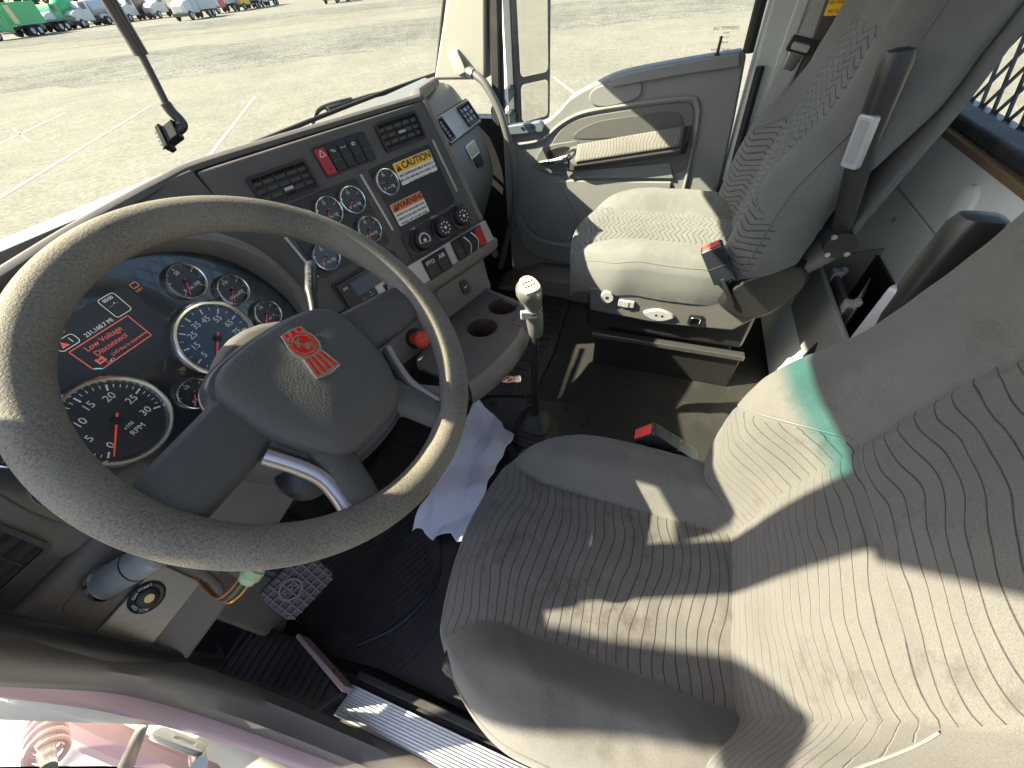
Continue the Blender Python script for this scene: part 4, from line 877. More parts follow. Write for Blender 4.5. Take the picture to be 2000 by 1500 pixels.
def seat(name, label, off_, arm_side, detailed, fab_pat, fab_grey):
    global RCL, WS, FX
    RCL, WS, FX = (.155, 1.14, 0.0) if not detailed else (.205, 1.0, .05)
    o = Vector(off_); t = thing(name, label, 'seat', (o.x, o.y-.42, -.80))
    us = lin(-1.3, 1.3, 156); vs = lin(-.3, 1, 110)
    def cc(u, v):
        q, xs = cushion_pt(u, v); return 'i' if abs(q.x) < xs and v > -.15 else 'b'
    panels(cushion_pt, us, vs, cc, {'i': ('cushion_insert', fab_pat), 'b': ('cushion', fab_grey)}, t, o, lambda u, v, q: (q.x+.3, -q.y), (0, 0, 1))
    us = lin(-1.4, 1.4, 150); vs = lin(0, 1.15, 150)
    def bc(u, v):
        q, xs, az = back_pt(u, v)
        if abs(q.x) < xs: return 'i' if q.z < .105 else 'b'
        return ('wl' if u < 0 else 'wr') if q.z < az and abs(u) < 1.02 else 'b'
    panels(back_pt, us, vs, bc, {'i': ('backrest_insert', fab_pat), 'wl': ('wing_insert', fab_pat), 'wr': ('wing_insert', fab_pat), 'b': ('backrest', fab_grey)}, t, o, lambda u, v, q: (q.x+.3, q.z), (0, 1, 0))
    # back shell and underside close the forms
    MB().loft([[Vector((s*interp(z, WB)*(1+(WS-1)*sst(z, -.44, -.25))*.985, -.612-(z+.40)*RCL-.150-d, z))+o for s in (-1, -.6, 0, .6, 1)] for z, d in ((-.38, -.03), (-.3, .01), (0, .02), (.25, .01), (.40, -.02))], False).build('back_shell', fab_grey, t, solid=.02)
    # piping along the outer seams
    for s in (-1, 1):
        MB().tube([back_pt(s*.985, k/40)[0]+o+Vector((s*.001, .0, 0)) for k in range(1, 38)], .0022, 6).build('piping', fab_grey, t)
        MB().tube([cushion_pt(s*.97, k/40)[0]+o+Vector((0, 0, .0005)) for k in range(2, 38)], .0018, 6).build('piping', fab_grey, t)
    # arched double stitch over each wing
        MB().tube([Vector((s*x, -.612-(az_+.40)*RCL+.062*sst(x, .12, .203)*(.35+.65*sst(-az_, -.02, .16))-.062*(max(0, 1-(1-x/(interp(az_, WB)*(1+(WS-1)*sst(az_, -.44, -.25))))/.22))**2.3+.012*math.exp(-((az_+.20)/.12)**2)+.0006, az_+.007))+o for x, az_ in [(xx, -.10-(xx-.13)*.9+.18*(xx-.13)**2) for xx in lin(.135, .262, 20)]], .0010, 6).build('stitching', M('stitch_grey', (.15, .15, .145), .8), t)
    # folded-up armrest with its adjuster
    s = arm_side; ax = o.x+s*(.30 if not detailed else .285)
    ln_, by_ = (.0, -.70) if not detailed else (.13, -.745); A = F((ax, o.y+by_, o.z-.20), (1, 0, 0), (0, -1, ln_), (0, ln_, 1))
    def ring(h_, wx, wy, dy=0, n=20):
        out = []
        for k in range(n):
            a = 2*math.pi*k/n; ca, sa = math.cos(a), math.sin(a); e = .6
            out.append(A.p(math.copysign(abs(ca)**e, ca)*wx, math.copysign(abs(sa)**e, sa)*wy+dy, h_))
        return out
    arm = MB().loft([ring(-.03, .012, .016, .02), ring(.0, .016, .019, .02), ring(.08, .017, .021, .01), ring(.17, .018, .022), ring(.25, .0185, .0235), ring(.285, .018, .0235), ring(.297, .015, .019), ring(.300, .007, .009)]).build('armrest', M('armrest_black', (.022, .021, .022), .38, var=.15, vs=30, bump=.12, bs=600), t, ang=50)
    LF = F(A.p(0, 0, 0), Vector((-.69*s, .72, 0)) if s < 0 else Vector((-.69, .72, 0)), A.n, Vector((s*.72, .69, 0)))
    lev = MB().prism(rrect(-.0165, .0165, .112, .205, .006), LF, .008, .0265).build('adjuster', silver_p, arm, bevel=.004, seg=3)
    MB().prism(rrect(-.0085, .0095, .122, .196, .004), LF, .0262, .0275).build('grip', M('adjuster_dark', (.25, .26, .28), .45), lev, bevel=.0006)
    MB().tube([Vector((ax-s*.02, o.y+by_-.03, o.z-.245)), Vector((ax+s*.03, o.y+by_-.03, o.z-.245))], .030, 20).build('pivot', black_p, arm)
    m = MB()
    for dy, dz in ((.022, .02), (-.02, -.016), (.016, -.022)): m.tube([Vector((ax+s*.028, o.y+by_-.03+dy, o.z-.245+dz)), Vector((ax+s*.034, o.y+by_-.03+dy, o.z-.245+dz))], .006, 6)
    m.build('bolts', steel, arm)
    # base and side valance
    s = arm_side; vx = o.x+s*.225
    V = F((vx, o.y, o.z), (0, 1, 0), (0, 0, 1), (s, 0, 0))
    pan = [(-.205, -.485), (-.215, -.575), (-.45, -.590), (-.66, -.575), (-.72, -.50), (-.765, -.40), (-.74, -.345), (-.66, -.40), (-.60, -.465), (-.45, -.480)]
    sp_ = MB().prism(pan, V, -.02, .020).build('side_valance', M('valance_grey', (.085, .083, .080), .55, var=.1, vs=20, bump=.2, bs=900), t, bevel=.008)
    cov = [(v_.x, v_.y) for v_ in catmull([(-.585, -.475, 0), (-.60, -.40, 0), (-.67, -.345, 0), (-.735, -.315, 0), (-.775, -.345, 0), (-.775, -.40, 0), (-.72, -.495, 0), (-.65, -.515, 0)], 4, True)]
    MB().prism(cov, V, .018, .052, .86).build('hinge_cover', black_p, t, bevel=.008)
    if detailed:
        K = V.at(0, 0, .020)
        MB().lathe([(.021, 0), (.021, .012), (.019, .016), (0, .016)], K.at(-.268, -.505), 28).build('lumbar_knob', knob_m, sp_)
        kb_ = MB().prism(rrect(-.355, -.305, -.535, -.512, .003), K, 0, .010).build('tilt_switch', knob_m, sp_, bevel=.002); MB().prism(rrect(-.338, -.322, -.534, -.513, .002), K, .010, .0125).build('switch_rib', knob_m, kb_, bevel=.001)
        MB().lathe([(.006, .016), (.006, .0166), (0, .0166)], K.at(-.268, -.505), 8).build('knob_mark', ink_k, sp_)
        ov_ = MB().prism([(v_.x, v_.y) for v_ in catmull([(-.385, -.548, 0), (-.435, -.527, 0), (-.485, -.548, 0), (-.435, -.572, 0)], 6, True)], K, 0, .012, .9).build('height_switch', knob_m, sp_, bevel=.002)
        MB().prism(circ(-.428, -.548, .004, 10), K, .012, .0128).prism(circ(-.446, -.548, .004, 10), K, .012, .0128).build('switch_dots', ink_k, ov_)
        rk = MB().prism(rrect(-.565, -.525, -.570, -.533, .004), K, 0, .006).build('vent_switch', black_p, sp_, bevel=.001)
        MB().prism(rrect(-.560, -.530, -.565, -.538, .008), K, .006, .012).build('rocker', chrome, rk, bevel=.003)
    MB().box((o.x-.21, o.y-.72, -.60), (o.x+.21, o.y-.20, o.z-.40)).build('suspension', black_p, t, bevel=.015)
    MB().box((o.x-.19, o.y-.74, -.80), (o.x-.15, o.y-.24, -.66)).box((o.x+.15, o.y-.74, -.80), (o.x+.19, o.y-.24, -.66)).box((o.x-.17, o.y-.70, -.70), (o.x+.17, o.y-.28, -.60)).build('base', black_p, t, bevel=.006)
    MB().box((o.x+s*.20-.015, o.y-.74, -.645), (o.x+s*.20+.015, o.y-.23, -.625)).build('slide_rail', M('rail_steel', (.18, .18, .18), .35, .8), t, bevel=.003)
    return t
seat('driver_seat', 'nearer grey patterned driver seat with stained cushion behind the steering wheel', (0, 0, 0), 1, False, fab_pat, fab_warm)
seat('passenger_seat', 'farther grey passenger seat with chevron-pattern cloth beside the door', (1.10, -.02, .07), -1, True, fab_zig, fab_grey)
def buckle(label, p0, p1, wx=.016):
    p0, p1 = Vector(p0), Vector(p1); d = (p1-p0); n_ = d.normalized(); sd = Vector((1, 0, 0)); fr = F(p0, n_, sd, n_.cross(sd)); L_ = d.length
    t = thing('seat_belt_buckle', label, 'buckle', tuple(p0), 'seat belt buckles')
    MB().prism(rrect(L_*.42, L_, -.017, .017, .005), fr, -.030, .024).build('housing', black_g, t, bevel=.004)
    MB().prism(rrect(L_-.010, L_+.002, -.0125, .0125, .0015), fr, -.024, .018).build('release_button', M('buckle_red', (.62, .06, .05), .4), t, bevel=.001)
    MB().prism(rrect(0, L_*.5, -.018, .018, .004), fr, -.006, .006).build('stalk', black_p, t, bevel=.003)
    MB().prism(rrect(L_*.68, L_*.70, -.0175, .0175, .0005), fr, -.0305, .0245).build('seam', black_p, t)
buckle('short black buckle with red button standing beside the passenger cushion', (.825, -.64, -.385), (.84, -.535, -.232))
buckle('long black buckle with red tip lying beside the driver cushion', (.30, -.62, -.50), (.275, -.440, -.352))
# ------------------------------------------------------------------ passenger door
dr_ = thing('passenger_door', 'grey passenger door panel with cloth armrest and chrome pull', 'door', (1.48, -.15, -.75))
DX = 1.452; DF = F((DX, 0, 0), (0, 1, 0), (0, 0, 1), (-1, 0, 0))
sill = [(.262, -.128), (.16, -.118), (.085, -.105), (.03, -.066), (-.003, -.034), (-.05, -.008), (-.10, .012), (-.183, .040), (-.35, .065), (-.535, .087)]
sl_ = [(v.x, v.y) for v in catmull([(*q, 0) for q in sill], 4)]
MB().prism(sl_+[(-.552, .078), (-.575, -.10), (-.598, -.369), (-.62, -.66), (-.56, -.76), (.25, -.76), (.27, -.5)], DF, -.07, 0).build('door_panel', door_p, dr_, bevel=.010, seg=3)
MB().tube(catmull([(DX-.004, .20, -.185), (DX-.004, .10, -.165), (DX-.004, .02, -.110), (DX-.004, -.06, -.075), (DX-.004, -.20, -.052), (DX-.004, -.40, -.030), (DX-.004, -.445, -.045), (DX-.004, -.462, -.12), (DX-.004, -.470, -.30), (DX-.004, -.47, -.45)], 6), .007, 8).build('panel_moulding', door_p, dr_)
ins = [(v.x, v.y) for v in catmull([(.02, -.128, 0), (-.05, -.092, 0), (-.20, -.066, 0), (-.39, -.042, 0), (-.435, -.058, 0), (-.45, -.13, 0), (-.455, -.25, 0), (-.30, -.26, 0), (0, -.27, 0), (.06, -.20, 0)], 4, True)]
MB().prism(ins, DF, -.004, .006).build('door_insert', door_d, dr_, bevel=.004)
rec = [(v.x, v.y) for v in catmull([(-.03, -.155, 0), (-.10, -.105, 0), (-.25, -.080, 0), (-.37, -.068, 0), (-.405, -.085, 0), (-.40, -.125, 0), (-.20, -.150, 0)], 4, True)]
MB().prism(rec, DF, .004, .0085).build('pull_recess', M('recess_dark', (.07, .072, .07), .7), dr_, bevel=.002)
cap = [(v.x, v.y) for v in catmull([(-.08, -.035, 0), (-.10, .0, 0), (-.20, .022, 0), (-.245, .022, 0), (-.255, -.02, 0), (-.20, -.045, 0), (-.12, -.055, 0)], 4, True)]
MB().prism(cap, DF, -.002, .009).build('speaker_cover', door_p, dr_, bevel=.004)
# armrest
MB().prism([(-.150, .024), (-.20, .040), (-.36, .063), (-.530, .083), (-.540, .052), (-.36, .032), (-.20, .008), (-.158, .002)], DF, -.002, .020).build('sill_ledge', door_p, dr_, bevel=.005, seg=3)
def arow(y):
    t = (-.045-y)/.385; zt = -.182+.070*t; k = .55 if y > -.03 or y < -.432 else 1.0
    return [Vector((DX+.002, y, zt+.004)), Vector((DX-.010*k, y, zt+.004)), Vector((DX-.050*k, y, zt-.050*k)), Vector((DX-.052*k, y, zt-.060*k)), Vector((DX-.040*k, y, zt-.078)), Vector((DX+.002, y, zt-.088))]
arm_ = MB().loft([arow(y) for y in (-.015, -.045, -.15, -.30, -.425, -.445)]).build('armrest', M('armrest_trim', (.035, .033, .034), .6), dr_, bevel=.004)
o_ = MB().grid(lambda u, v: (lambda r_: r_[1].lerp(r_[2], .04+.92*u)+Vector((-.0035-.002*math.sin(u*math.pi), 0, .0035+.002*math.sin(u*math.pi))))(arow(-.050-.372*v)), 8, 20)
me_o = o_.build('armrest_pad', fab_arm, arm_, solid=.004)
ul = me_o.data.uv_layers.new(name='UVMap')
for L_ in me_o.data.loops: q = me_o.data.vertices[L_.vertex_index].co; ul.data[L_.index].uv = (q.z, q.y)
MB().prism([(.0, -.275), (-.40, -.225), (-.425, -.28), (-.03, -.30)], DF, -.002, .012).build('lower_strip', door_p, dr_, bevel=.004)
MB().prism([(.03, -.31), (-.42, -.292), (-.44, -.50), (-.10, -.52)], DF, -.002, .010).build('lower_panel', door_p, dr_, bevel=.006)
# dark pull housing with chrome handle
MB().prism([(v.x, v.y) for v in catmull([(.12, -.23, 0), (.09, -.19, 0), (.0, -.170, 0), (-.05, -.172, 0), (-.06, -.25, 0), (-.02, -.285, 0), (.08, -.285, 0), (.135, -.26, 0)], 4, True)], DF, -.002, .010).build('handle_bezel', door_d, dr_, bevel=.004)
MB().prism([(v.x, v.y) for v in catmull([(.075, -.205, 0), (.02, -.185, 0), (-.02, -.19, 0), (-.01, -.232, 0), (.05, -.24, 0)], 4, True)], DF, .009, .013).build('handle_cup', black_p, dr_, bevel=.002)
MB().loft([[DF.p(y, z+dz*k, hh+dh*k) for dz, dh in ((.012, 0), (.006, .010), (-.006, .010), (-.012, 0), (-.006, -.006), (.006, -.006))] for y, z, hh, k in ((.105, -.246, .012, .5), (.06, -.238, .022, .9), (.01, -.226, .030, 1.2), (-.03, -.205, .024, 1.5), (-.055, -.196, .014, 1.0))]).build('door_handle', chrome, dr_, ang=60)
MB().prism([(-.005, -.255), (-.045, -.245), (-.055, -.262), (-.02, -.295)], DF, .010, .022).build('lock_lever', door_p, dr_, bevel=.004)
MB().prism([(v.x, v.y) for v in catmull([(.22, -.40, 0), (.20, -.56, 0), (.12, -.655, 0), (-.25, -.68, 0), (-.50, -.66, 0), (-.52, -.60, 0), (-.20, -.58, 0), (.12, -.56, 0)], 4, True)], DF, 0, .035).build('map_pocket', grey_p, dr_, bevel=.01)
MB().tube([(DX+.012, -.468, .070), (DX+.012, -.468, .082)], .009, 16).tube([(DX+.012, -.468, .08), (DX+.012, -.468, .122)], [.0045, .004], 10).build('lock_pin', black_p, dr_)
pn = MB().add([(DX+.03, .255, -.13), (DX+.03, -.56, .07), (DX+.03, -.52, .72), (DX+.03, .25, .72)], [(0, 1, 2, 3)]).build('window_pane', dg_glass, dr_)
SF = F((DX+.029, 0, 0), (0, -1, 0), (0, 0, 1), (-1, 0, 0))
for i, (s, sz) in enumerate((('AS2 TEMPERED', .011), ('M-80', .008), ('DOT 27', .008), ('43R-00', .008), ('SAFETY GLASS', .009))): text('glass_print', s, SF, .476+(i % 2)*.004, .138-i*.011-(.006 if i == 4 else 0), 0, sz, M('print_grey', (.14, .13, .16), .6), pn)
MB().tube(catmull([(DX+.02, -.555, .08), (DX+.02, -.548, .25), (DX+.02, -.535, .72)], 6), .016, 8).build('window_channel', rubber, dr_)
MB().tube([(DX, .262, -.14), (DX, .250, .10), (DX, .243, .72)], .013, 8).build('front_channel', rubber, dr_)
MB().tube(catmull([(DX-.002, -.60, .05), (DX-.002, -.615, -.2), (DX-.002, -.635, -.45), (DX-.002, -.66, -.75)], 5), .012, 8).build('door_seal', rubber, dr_)
bk = MB().prism([(.235, -.118), (.10, -.100), (.085, -.118), (.09, -.135), (.235, -.150)], DF, -.01, .022).build('mirror_bracket', M('bracket_blue', (.16, .19, .23), .35, .4), dr_, bevel=.004)
MB().tube([DF.p(.13, -.115, .022), DF.p(.13, -.115, .025)], .008, 12).tube([DF.p(.17, -.122, .022), DF.p(.17, -.122, .025)], .006, 12).build('bolts', chrome, bk)
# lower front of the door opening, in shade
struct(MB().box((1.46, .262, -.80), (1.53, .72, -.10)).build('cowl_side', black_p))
struct(MB().prism([(.30, -.79), (.10, -.70), (-.62, -.70), (-.62, -.80), (.30, -.80)], F((1.30, 0, 0), (0, 1, 0), (0, 0, 1), (1, 0, 0)), 0, .20).build('door_sill', dash_b, bevel=.01))
# front pillar seal and grab handle
struct(MB().prism([(.29, -.11), (.262, -.12), (.238, .24), (.225, .72), (.25, .72), (.272, .24)], F((1.425, 0, 0), (0, 1, 0), (0, 0, 1), (1, 0, 0)), 0, .05).build('pillar_seal', rubber, bevel=.004))
gh = thing('grab_handle', 'dark curved grab handle rising from dash to passenger pillar', 'handle', (1.36, .2, -.2))
MB().tube(catmull([(1.405, .372, .062), (1.395, .330, .048), (1.383, .288, .020), (1.37, .245, -.040), (1.36, .218, -.10), (1.355, .195, -.19), (1.355, .186, -.28), (1.36, .198, -.42), (1.375, .25, -.56), (1.39, .30, -.72)], 5), .0135, 14).build('bar', M('handle_grey', (.10, .10, .098), .4, var=.1, coat=.2), gh)
MB().tube([(1.401, .357, .057), (1.396, .338, .050)], .017, 16).build('collar', steel, gh)
MB().loft([[Vector((1.408+dx, .405+ (.02*a), .083+ .012*a))+Vector((0, sy*k, sz*k)) for sy, sz in ((.030, .030), (-.012, .036), (-.036, -.02), (.006, -.034))] for dx, k, a in ((.014, 1.05, 0), (-.010, 1.0, 0), (-.018, .75, -1))]).build('end_cover', trim_p, gh, bevel=.006)

# ------------------------------------------------------------------ outside mirror
mi = thing('side_mirror', 'tall two-glass outside mirror in a dark frame by the passenger window', 'mirror', (1.85, .25, -.1))
e1 = Vector((.80, -.60, 0)); MF = F((1.84, .245, 0), e1, (0, 0, 1), (-.60, -.80, 0))
def mo(b0, b1, w=.085, r=.02): return rrect(-w, w, b0, b1, r)
MB().prism(mo(-.210, .52, .098, .03), MF, -.075, .004).build('housing', M('mirror_grey', (.07, .073, .078), .5, var=.1), mi, bevel=.012, seg=3)
MB().prism(rrect(-.135, -.098, -.14, .52, .008), MF, -.085, -.01).build('shell', white_paint, mi, bevel=.006)
tilt = MF.at(0, 0, 0); dt = Vector((0, .05, -.12))
MB().prism(mo(-.022, .50, .076), F(MF.o, MF.e1, (0, .02, 1), (-.60, -.80, -.05)), .004, .009).build('main_glass', mirror_m, mi)
MB().prism(mo(-.188, -.048, .076, .018), MF, .004, .009).build('spot_glass', mirror_m, mi)
for z in (-.085, -.175):
    MB().tube([(1.50, .30, z), (1.62, .315, z+.01), MF.p(-.10, z+.02, -.03)], .024, 10).build('arm', M('mirror_black', (.03, .032, .035), .55), mi)
    MB().tube([(1.615, .315, z+.045), (1.60, .31, z-.002)], .028, 6).build('arm_cover', white_paint, mi, ang=20)

# ------------------------------------------------------------------ rear pillar and seat belt
rp = MB().prism([(-.615, -.80), (-.575, .10), (-.560, .72), (-.90, .72), (-.95, -.80)], F((1.46, 0, 0), (0, 1, 0), (0, 0, 1), (1, 0, 0)), 0, .08).build('pillar', post_m, bevel=.015); struct(rp)
struct(MB().box((1.46, -1.12, -.8), (1.54, -.9, .72)).build('passenger_side_wall', lgrey_p))
struct(MB().prism([(-.640, .72), (-.640, .0), (-.665, -.45), (-.685, -.45), (-.67, .0), (-.668, .72)], F((1.452, 0, 0), (0, 1, 0), (0, 0, 1), (1, 0, 0)), 0, .012).build('pillar_trim', post_m, bevel=.004))
sb = thing('seat_belt', 'light grey seat belt hanging down the pillar behind the passenger seat', 'seat belt', (1.43, -.68, 0))
def ribbon(path, wdir, wd, th):
    m = MB(); rings = []
    for q in path:
        q = Vector(q); s = Vector(wdir).normalized()*wd/2; t_ = Vector((-1, 0, 0))*th; rings.append([q-s, q+s, q+s+t_, q-s+t_])
    return m.loft(rings)
ribbon(catmull([(1.440, -.745, .45), (1.436, -.705, .20), (1.428, -.680, .08), (1.425, -.652, -.08), (1.42, -.625, -.27), (1.42, -.615, -.36)], 6), (0, 1, .25), .046, .0025).build('webbing', web_m, sb)
BF = F((1.424, -.684, .098), (0, -.97, -.22), (0, -.22, .97), (-1, 0, 0))
tg = MB().holed(rrect(-.034, .034, -.016, .020, .006), rrect(-.026, .026, -.004, .008, .003), BF, -.004, .007).build('tongue_frame', black_p, sb, bevel=.002)
MB().prism(rrect(-.024, .024, -.010, .006, .004), BF, .004, .009).build('tongue_fold', web_m, tg, bevel=.002)
MB().prism([(-.020, -.012), (.020, -.012), (.014, -.055), (-.014, -.055)], BF, .001, .004).build('tongue', chrome, tg, bevel=.002)
MB().prism(rrect(-.022, .022, -.035, .035, .004), F((1.412, -.617, -.325), (0, -.96, -.28), (0, -.24, .97), (-1, 0, 0)), 0, .003).build('belt_tag', white_l, sb, bevel=.001)
TF = F((1.4085, -.617, -.325), (0, -.96, -.28), (0, -.24, .97), (-1, 0, 0))
for i in range(4): text('tag_print', ('BELT LABEL', 'RH 04', 'II  X  O', 'A 1')[i], TF, 0, .022-i*.014, .0004, .009, ink_k, sb)
MB().tube(catmull([(1.43, -.60, -.28), (1.40, -.58, -.30), (1.39, -.58, -.34), (1.40, -.60, -.40), (1.41, -.63, -.45)], 5), .011, 10).build('anchor_strap', black_p, sb)
rc = thing('belt_retractor_cover', 'dark ribbed cover with a yellow label behind the seat belt', 'cover', (1.45, -.74, .1))
MB().box((1.425, -.86, -.30), (1.46, -.705, .28)).build('cover', M('cover_brown', (.055, .045, .042), .7, var=.2, vs=40), rc, bevel=.008)
m = MB()
for i in range(6): m.box((1.4225, -.845+i*.022, -.29), (1.426, -.838+i*.022, .14))
m.build('ribs', M('cover_brown', (.055, .045, .042), .7), rc)
yl = MB().prism(rrect(-.030, .030, -.030, .045, .004), F((1.424, -.742, .19), (0, -1, 0), (0, 0, 1), (-1, 0, 0)), 0, .0012).build('label', yellow_l, rc)
for i in range(4): text('label_print', ('WARNING', 'SEAT BELT', 'SEE MANUAL', 'NO SLACK')[i], F((1.4226, -.742, .19), (0, -1, 0), (0, 0, 1), (-1, 0, 0)), 0, .030-i*.017, 0, .0095, ink_k, yl)

# ------------------------------------------------------------------ storage bin between the seats
bn = thing('storage_bin', 'open grey plastic pocket on the back wall between the seats', 'storage bin', (.9, -.95, -.56))
fx0, fx1 = .70, 1.12
MB().loft([[Vector((fx0, -.905, -.56)), Vector((fx1, -.905, -.56)), Vector((fx1, -.893, -.56)), Vector((fx0, -.893, -.56))], [Vector((fx0, -.900, -.372)), Vector((fx1, -.900, -.372)), Vector((fx1, -.884, -.372)), Vector((fx0, -.884, -.372))]]).build('front_panel', bin_m, bn, bevel=.006)
for x, zt in ((fx1-.008, -.325), (fx0, -.345)): MB().prism([(-.90, -.56), (-1.05, -.56), (-1.05, zt), (-.893, -.372)], F((x, 0, 0), (0, 1, 0), (0, 0, 1), (1, 0, 0)), 0, .010).build('side_panel', bin_m, bn, bevel=.002)
MB().box((fx0+.012, -1.036, -.555), (fx1-.010, -.905, -.545)).box((fx0+.012, -1.037, -.555), (fx1-.010, -1.030, -.345)).build('inside', black_p, bn)
MB().prism([(.775, -.545), (.835, -.545), (.812, -.470)], F((0, -.887, 0), (1, 0, 0), (0, 0, 1), (0, 1, 0)), -.006, .0025).build('finger_hole', ink_k, bn)
MB().box((.83, -.925, -.42), (1.03, -.910, -.362)).build('clip_bar', M('clip_dark', (.05, .05, .052), .4), bn, bevel=.003)
for x in (.85, 1.01): MB().box((x-.014, -.932, -.41), (x+.014, -.906, -.352)).box((x-.010, -.94, -.36), (x+.010, -.925, -.345)).build('clip', silver_p, bn, bevel=.003)
MB().add([(.86, -.935, -.36), (.98, -.99, -.35), (.95, -1.0, -.45), (.84, -.94, -.46)], [(0, 1, 2, 3)]).build('divider', bin_m, bn, solid=.004)

# ------------------------------------------------------------------ floor: mats, gear lever, pedals, paper, sill
gl = thing('gear_lever', 'tall gear lever with silver knob and rubber boot', 'gear lever', (.53, -.13, FZ))
MB().tube(catmull([(.515, -.140, -.70), (.520, -.138, -.60), (.530, -.137, -.47), (.538, -.137, -.36)], 6), [.013]*8+[.012]*8+[.011]*3, 12).build('rod', black_p, gl)
KF = F((.520, -.137, -.33), (.80, -.60, .0), (.50, .66, .56), (-.30, -.40, .866))
axis = [(Vector((.545, -.137, -.385)), .012), (Vector((.543, -.137, -.37)), .020), (Vector((.538, -.137, -.33)), .0225), (Vector((.530, -.137, -.29)), .0225), (Vector((.526, -.137, -.272)), .0215)]
MB().tube([a for a, b in axis], [b for a, b in axis], 18).build('grip', M('lever_silver', (.20, .198, .185), .33, .45, var=.1, vs=30), gl, ang=60)
kn = MB().tube([Vector((.526, -.137, -.270)), Vector((.522, -.136, -.255)), Vector((.515, -.134, -.235)), Vector((.508, -.132, -.215)), Vector((.502, -.130, -.200)), Vector((.499, -.129, -.192))], [.0215, .024, .029, .031, .027, .012], 22).build('knob', M('lever_silver', (.20, .198, .185), .33, .45), gl, ang=60)
TF2 = F((.4975, -.1365, -.1915), (.70, -.70, .12), (.62, .66, .25), (-.30, -.25, .92))
MB().prism([(v.x, v.y) for v in catmull([(-.017, -.022, 0), (.017, -.022, 0), (.021, .005, 0), (.010, .024, 0), (-.010, .024, 0), (-.021, .005, 0)], 4, True)], TF2, -.006, .0015).build('shift_plate', M('plate_cream', (.40, .37, .29), .4), kn, bevel=.001)
m = MB()
for i in range(4):
    for j in range(2): m.prism(circ(-.011+i*.0072, -.006+j*.013, .0024, 6), TF2, .0015, .0021)
m.build('shift_pattern', ink_k, kn, smooth=False)
MB().tube([(.527, -.137, -.279), (.5275, -.137, -.283)], .0235, 20).build('ring', chrome, gl)
MB().prism([(-.03, -.012), (.012, -.012), (.012, .012), (-.03, .006)], F((.510, -.12, -.285), (-.4, .9, 0), (0, 0, 1), (-.9, -.4, 0)), 0, .012).build('splitter_switch', silver_p, gl, bevel=.003)
rings = []
for s, z in ((.078, -.80), (.078, -.788), (.070, -.782), (.072, -.772), (.062, -.766), (.064, -.755), (.054, -.750), (.055, -.738), (.045, -.732), (.034, -.70), (.018, -.685)):
    rings.append([Vector((.522+(.0)+math.copysign(abs(math.cos(a))**.55, math.cos(a))*s, -.135+math.copysign(abs(math.sin(a))**.55, math.sin(a))*s, z)) for a in [2*math.pi*k/32 for k in range(32)]])
MB().loft(rings).build('boot', boot_m, gl, ang=50)
pt = thing('floor_plate', 'flat black bolted floor plate under the gear lever boot', 'floor plate', (.52, -.12, FZ))
MB().prism([(v.x, v.y) for v in catmull([(.60, .09, 0), (.66, -.12, 0), (.665, -.25, 0), (.58, -.32, 0), (.48, -.33, 0), (.40, -.22, 0), (.36, -.02, 0), (.42, .08, 0)], 5, True)], F((0, 0, FZ), (1, 0, 0), (0, 1, 0), (0, 0, 1)), .001, .007).build('plate', black_p, pt, bevel=.002)
for x, y in ((.60, .05), (.645, -.22), (.60, -.29), (.645, -.08), (.44, .05)): MB().lathe([(.013, .007), (.013, .011), (.006, .014), (0, .014)], F((x, y, FZ), (1, 0, 0), (0, 1, 0), (0, 0, 1)), 14).build('bolt', rubber, pt)
# driver's ribbed mat
fm = thing('floor_mat', 'black ribbed rubber mat under the pedals on the driver side', 'floor mat', (0, .1, FZ), 'rubber floor mats')
MB().prism([(-.24, .02), (-.26, .20), (-.10, .42), (.34, .34), (.33, .05), (.10, -.18), (-.22, -.46), (-.245, -.20)], WORLD, FZ+.001, FZ+.012).build('sheet', mat_r, fm, bevel=.004)
m = MB()
d_ = Vector((.86, -.50, 0)).normalized(); q_ = Vector((.50, .86, 0)).normalized()
for i in range(26):
    c = Vector((-.16, .36, 0))+d_*0+q_*(-i*.0155)+Vector((.0, .03, 0)); L0 = .40-.004*i
    p0, p1 = c+d_*(.0+.006*i*(i > 13)), c+d_*L0
    m.box((0, -.0028, 0), ((p1-p0).length, .0028, .0045), F((p0.x, p0.y, FZ+.012), d_, q_, (0, 0, 1)))
m.build('ribs', mat_r, fm, bevel=.001)
m = MB()
for i in range(9):
    y = -.03-i*.040; x0 = .10-.032*i; m.prism(rrect(0, .13, -.010, .010, .008), F((x0, y, FZ+.012), (.93, .36, 0), (-.36, .93, 0), (0, 0, 1)), 0, .006)
m.build('blocks', mat_r, fm, bevel=.002)
MB().tube(catmull([(.16, .12, FZ+.014), (.07, .02, FZ+.014), (-.03, -.02, FZ+.014), (-.14, .02, FZ+.014), (-.215, .10, FZ+.014)], 6), .006, 8).build('border', mat_r, fm)
pm = thing('floor_mat', 'black rubber mat with a red badge left of the gear lever', 'floor mat', (.8, .05, FZ), 'rubber floor mats')
MB().prism([(.62, .11), (.675, -.082), (.93, -.10), (1.36, -.08), (1.40, .25), (1.30, .42), (.80, .40)], WORLD, FZ+.001, FZ+.011).build('sheet', mat_r, pm, bevel=.004)
m = MB()
for i in range(11): m.box((.79+i*.05, -.06, FZ+.011), (.802+i*.05, .32, FZ+.016))
for i in range(8):
    for j in range(4): m.prism([(0, -.007), (.007, 0), (0, .007), (-.007, 0)], F((.66+j*.020, .085-i*.020-.004*j, FZ+.011), (1, 0, 0), (0, 1, 0), (0, 0, 1)), 0, .003)
m.build('ribs', mat_r, pm)
badge(F((.722, .030, FZ+.0145), (.95, .30, 0), (-.30, .95, 0), (0, 0, 1)).at(0, 0, 0, 0), .040, pm)
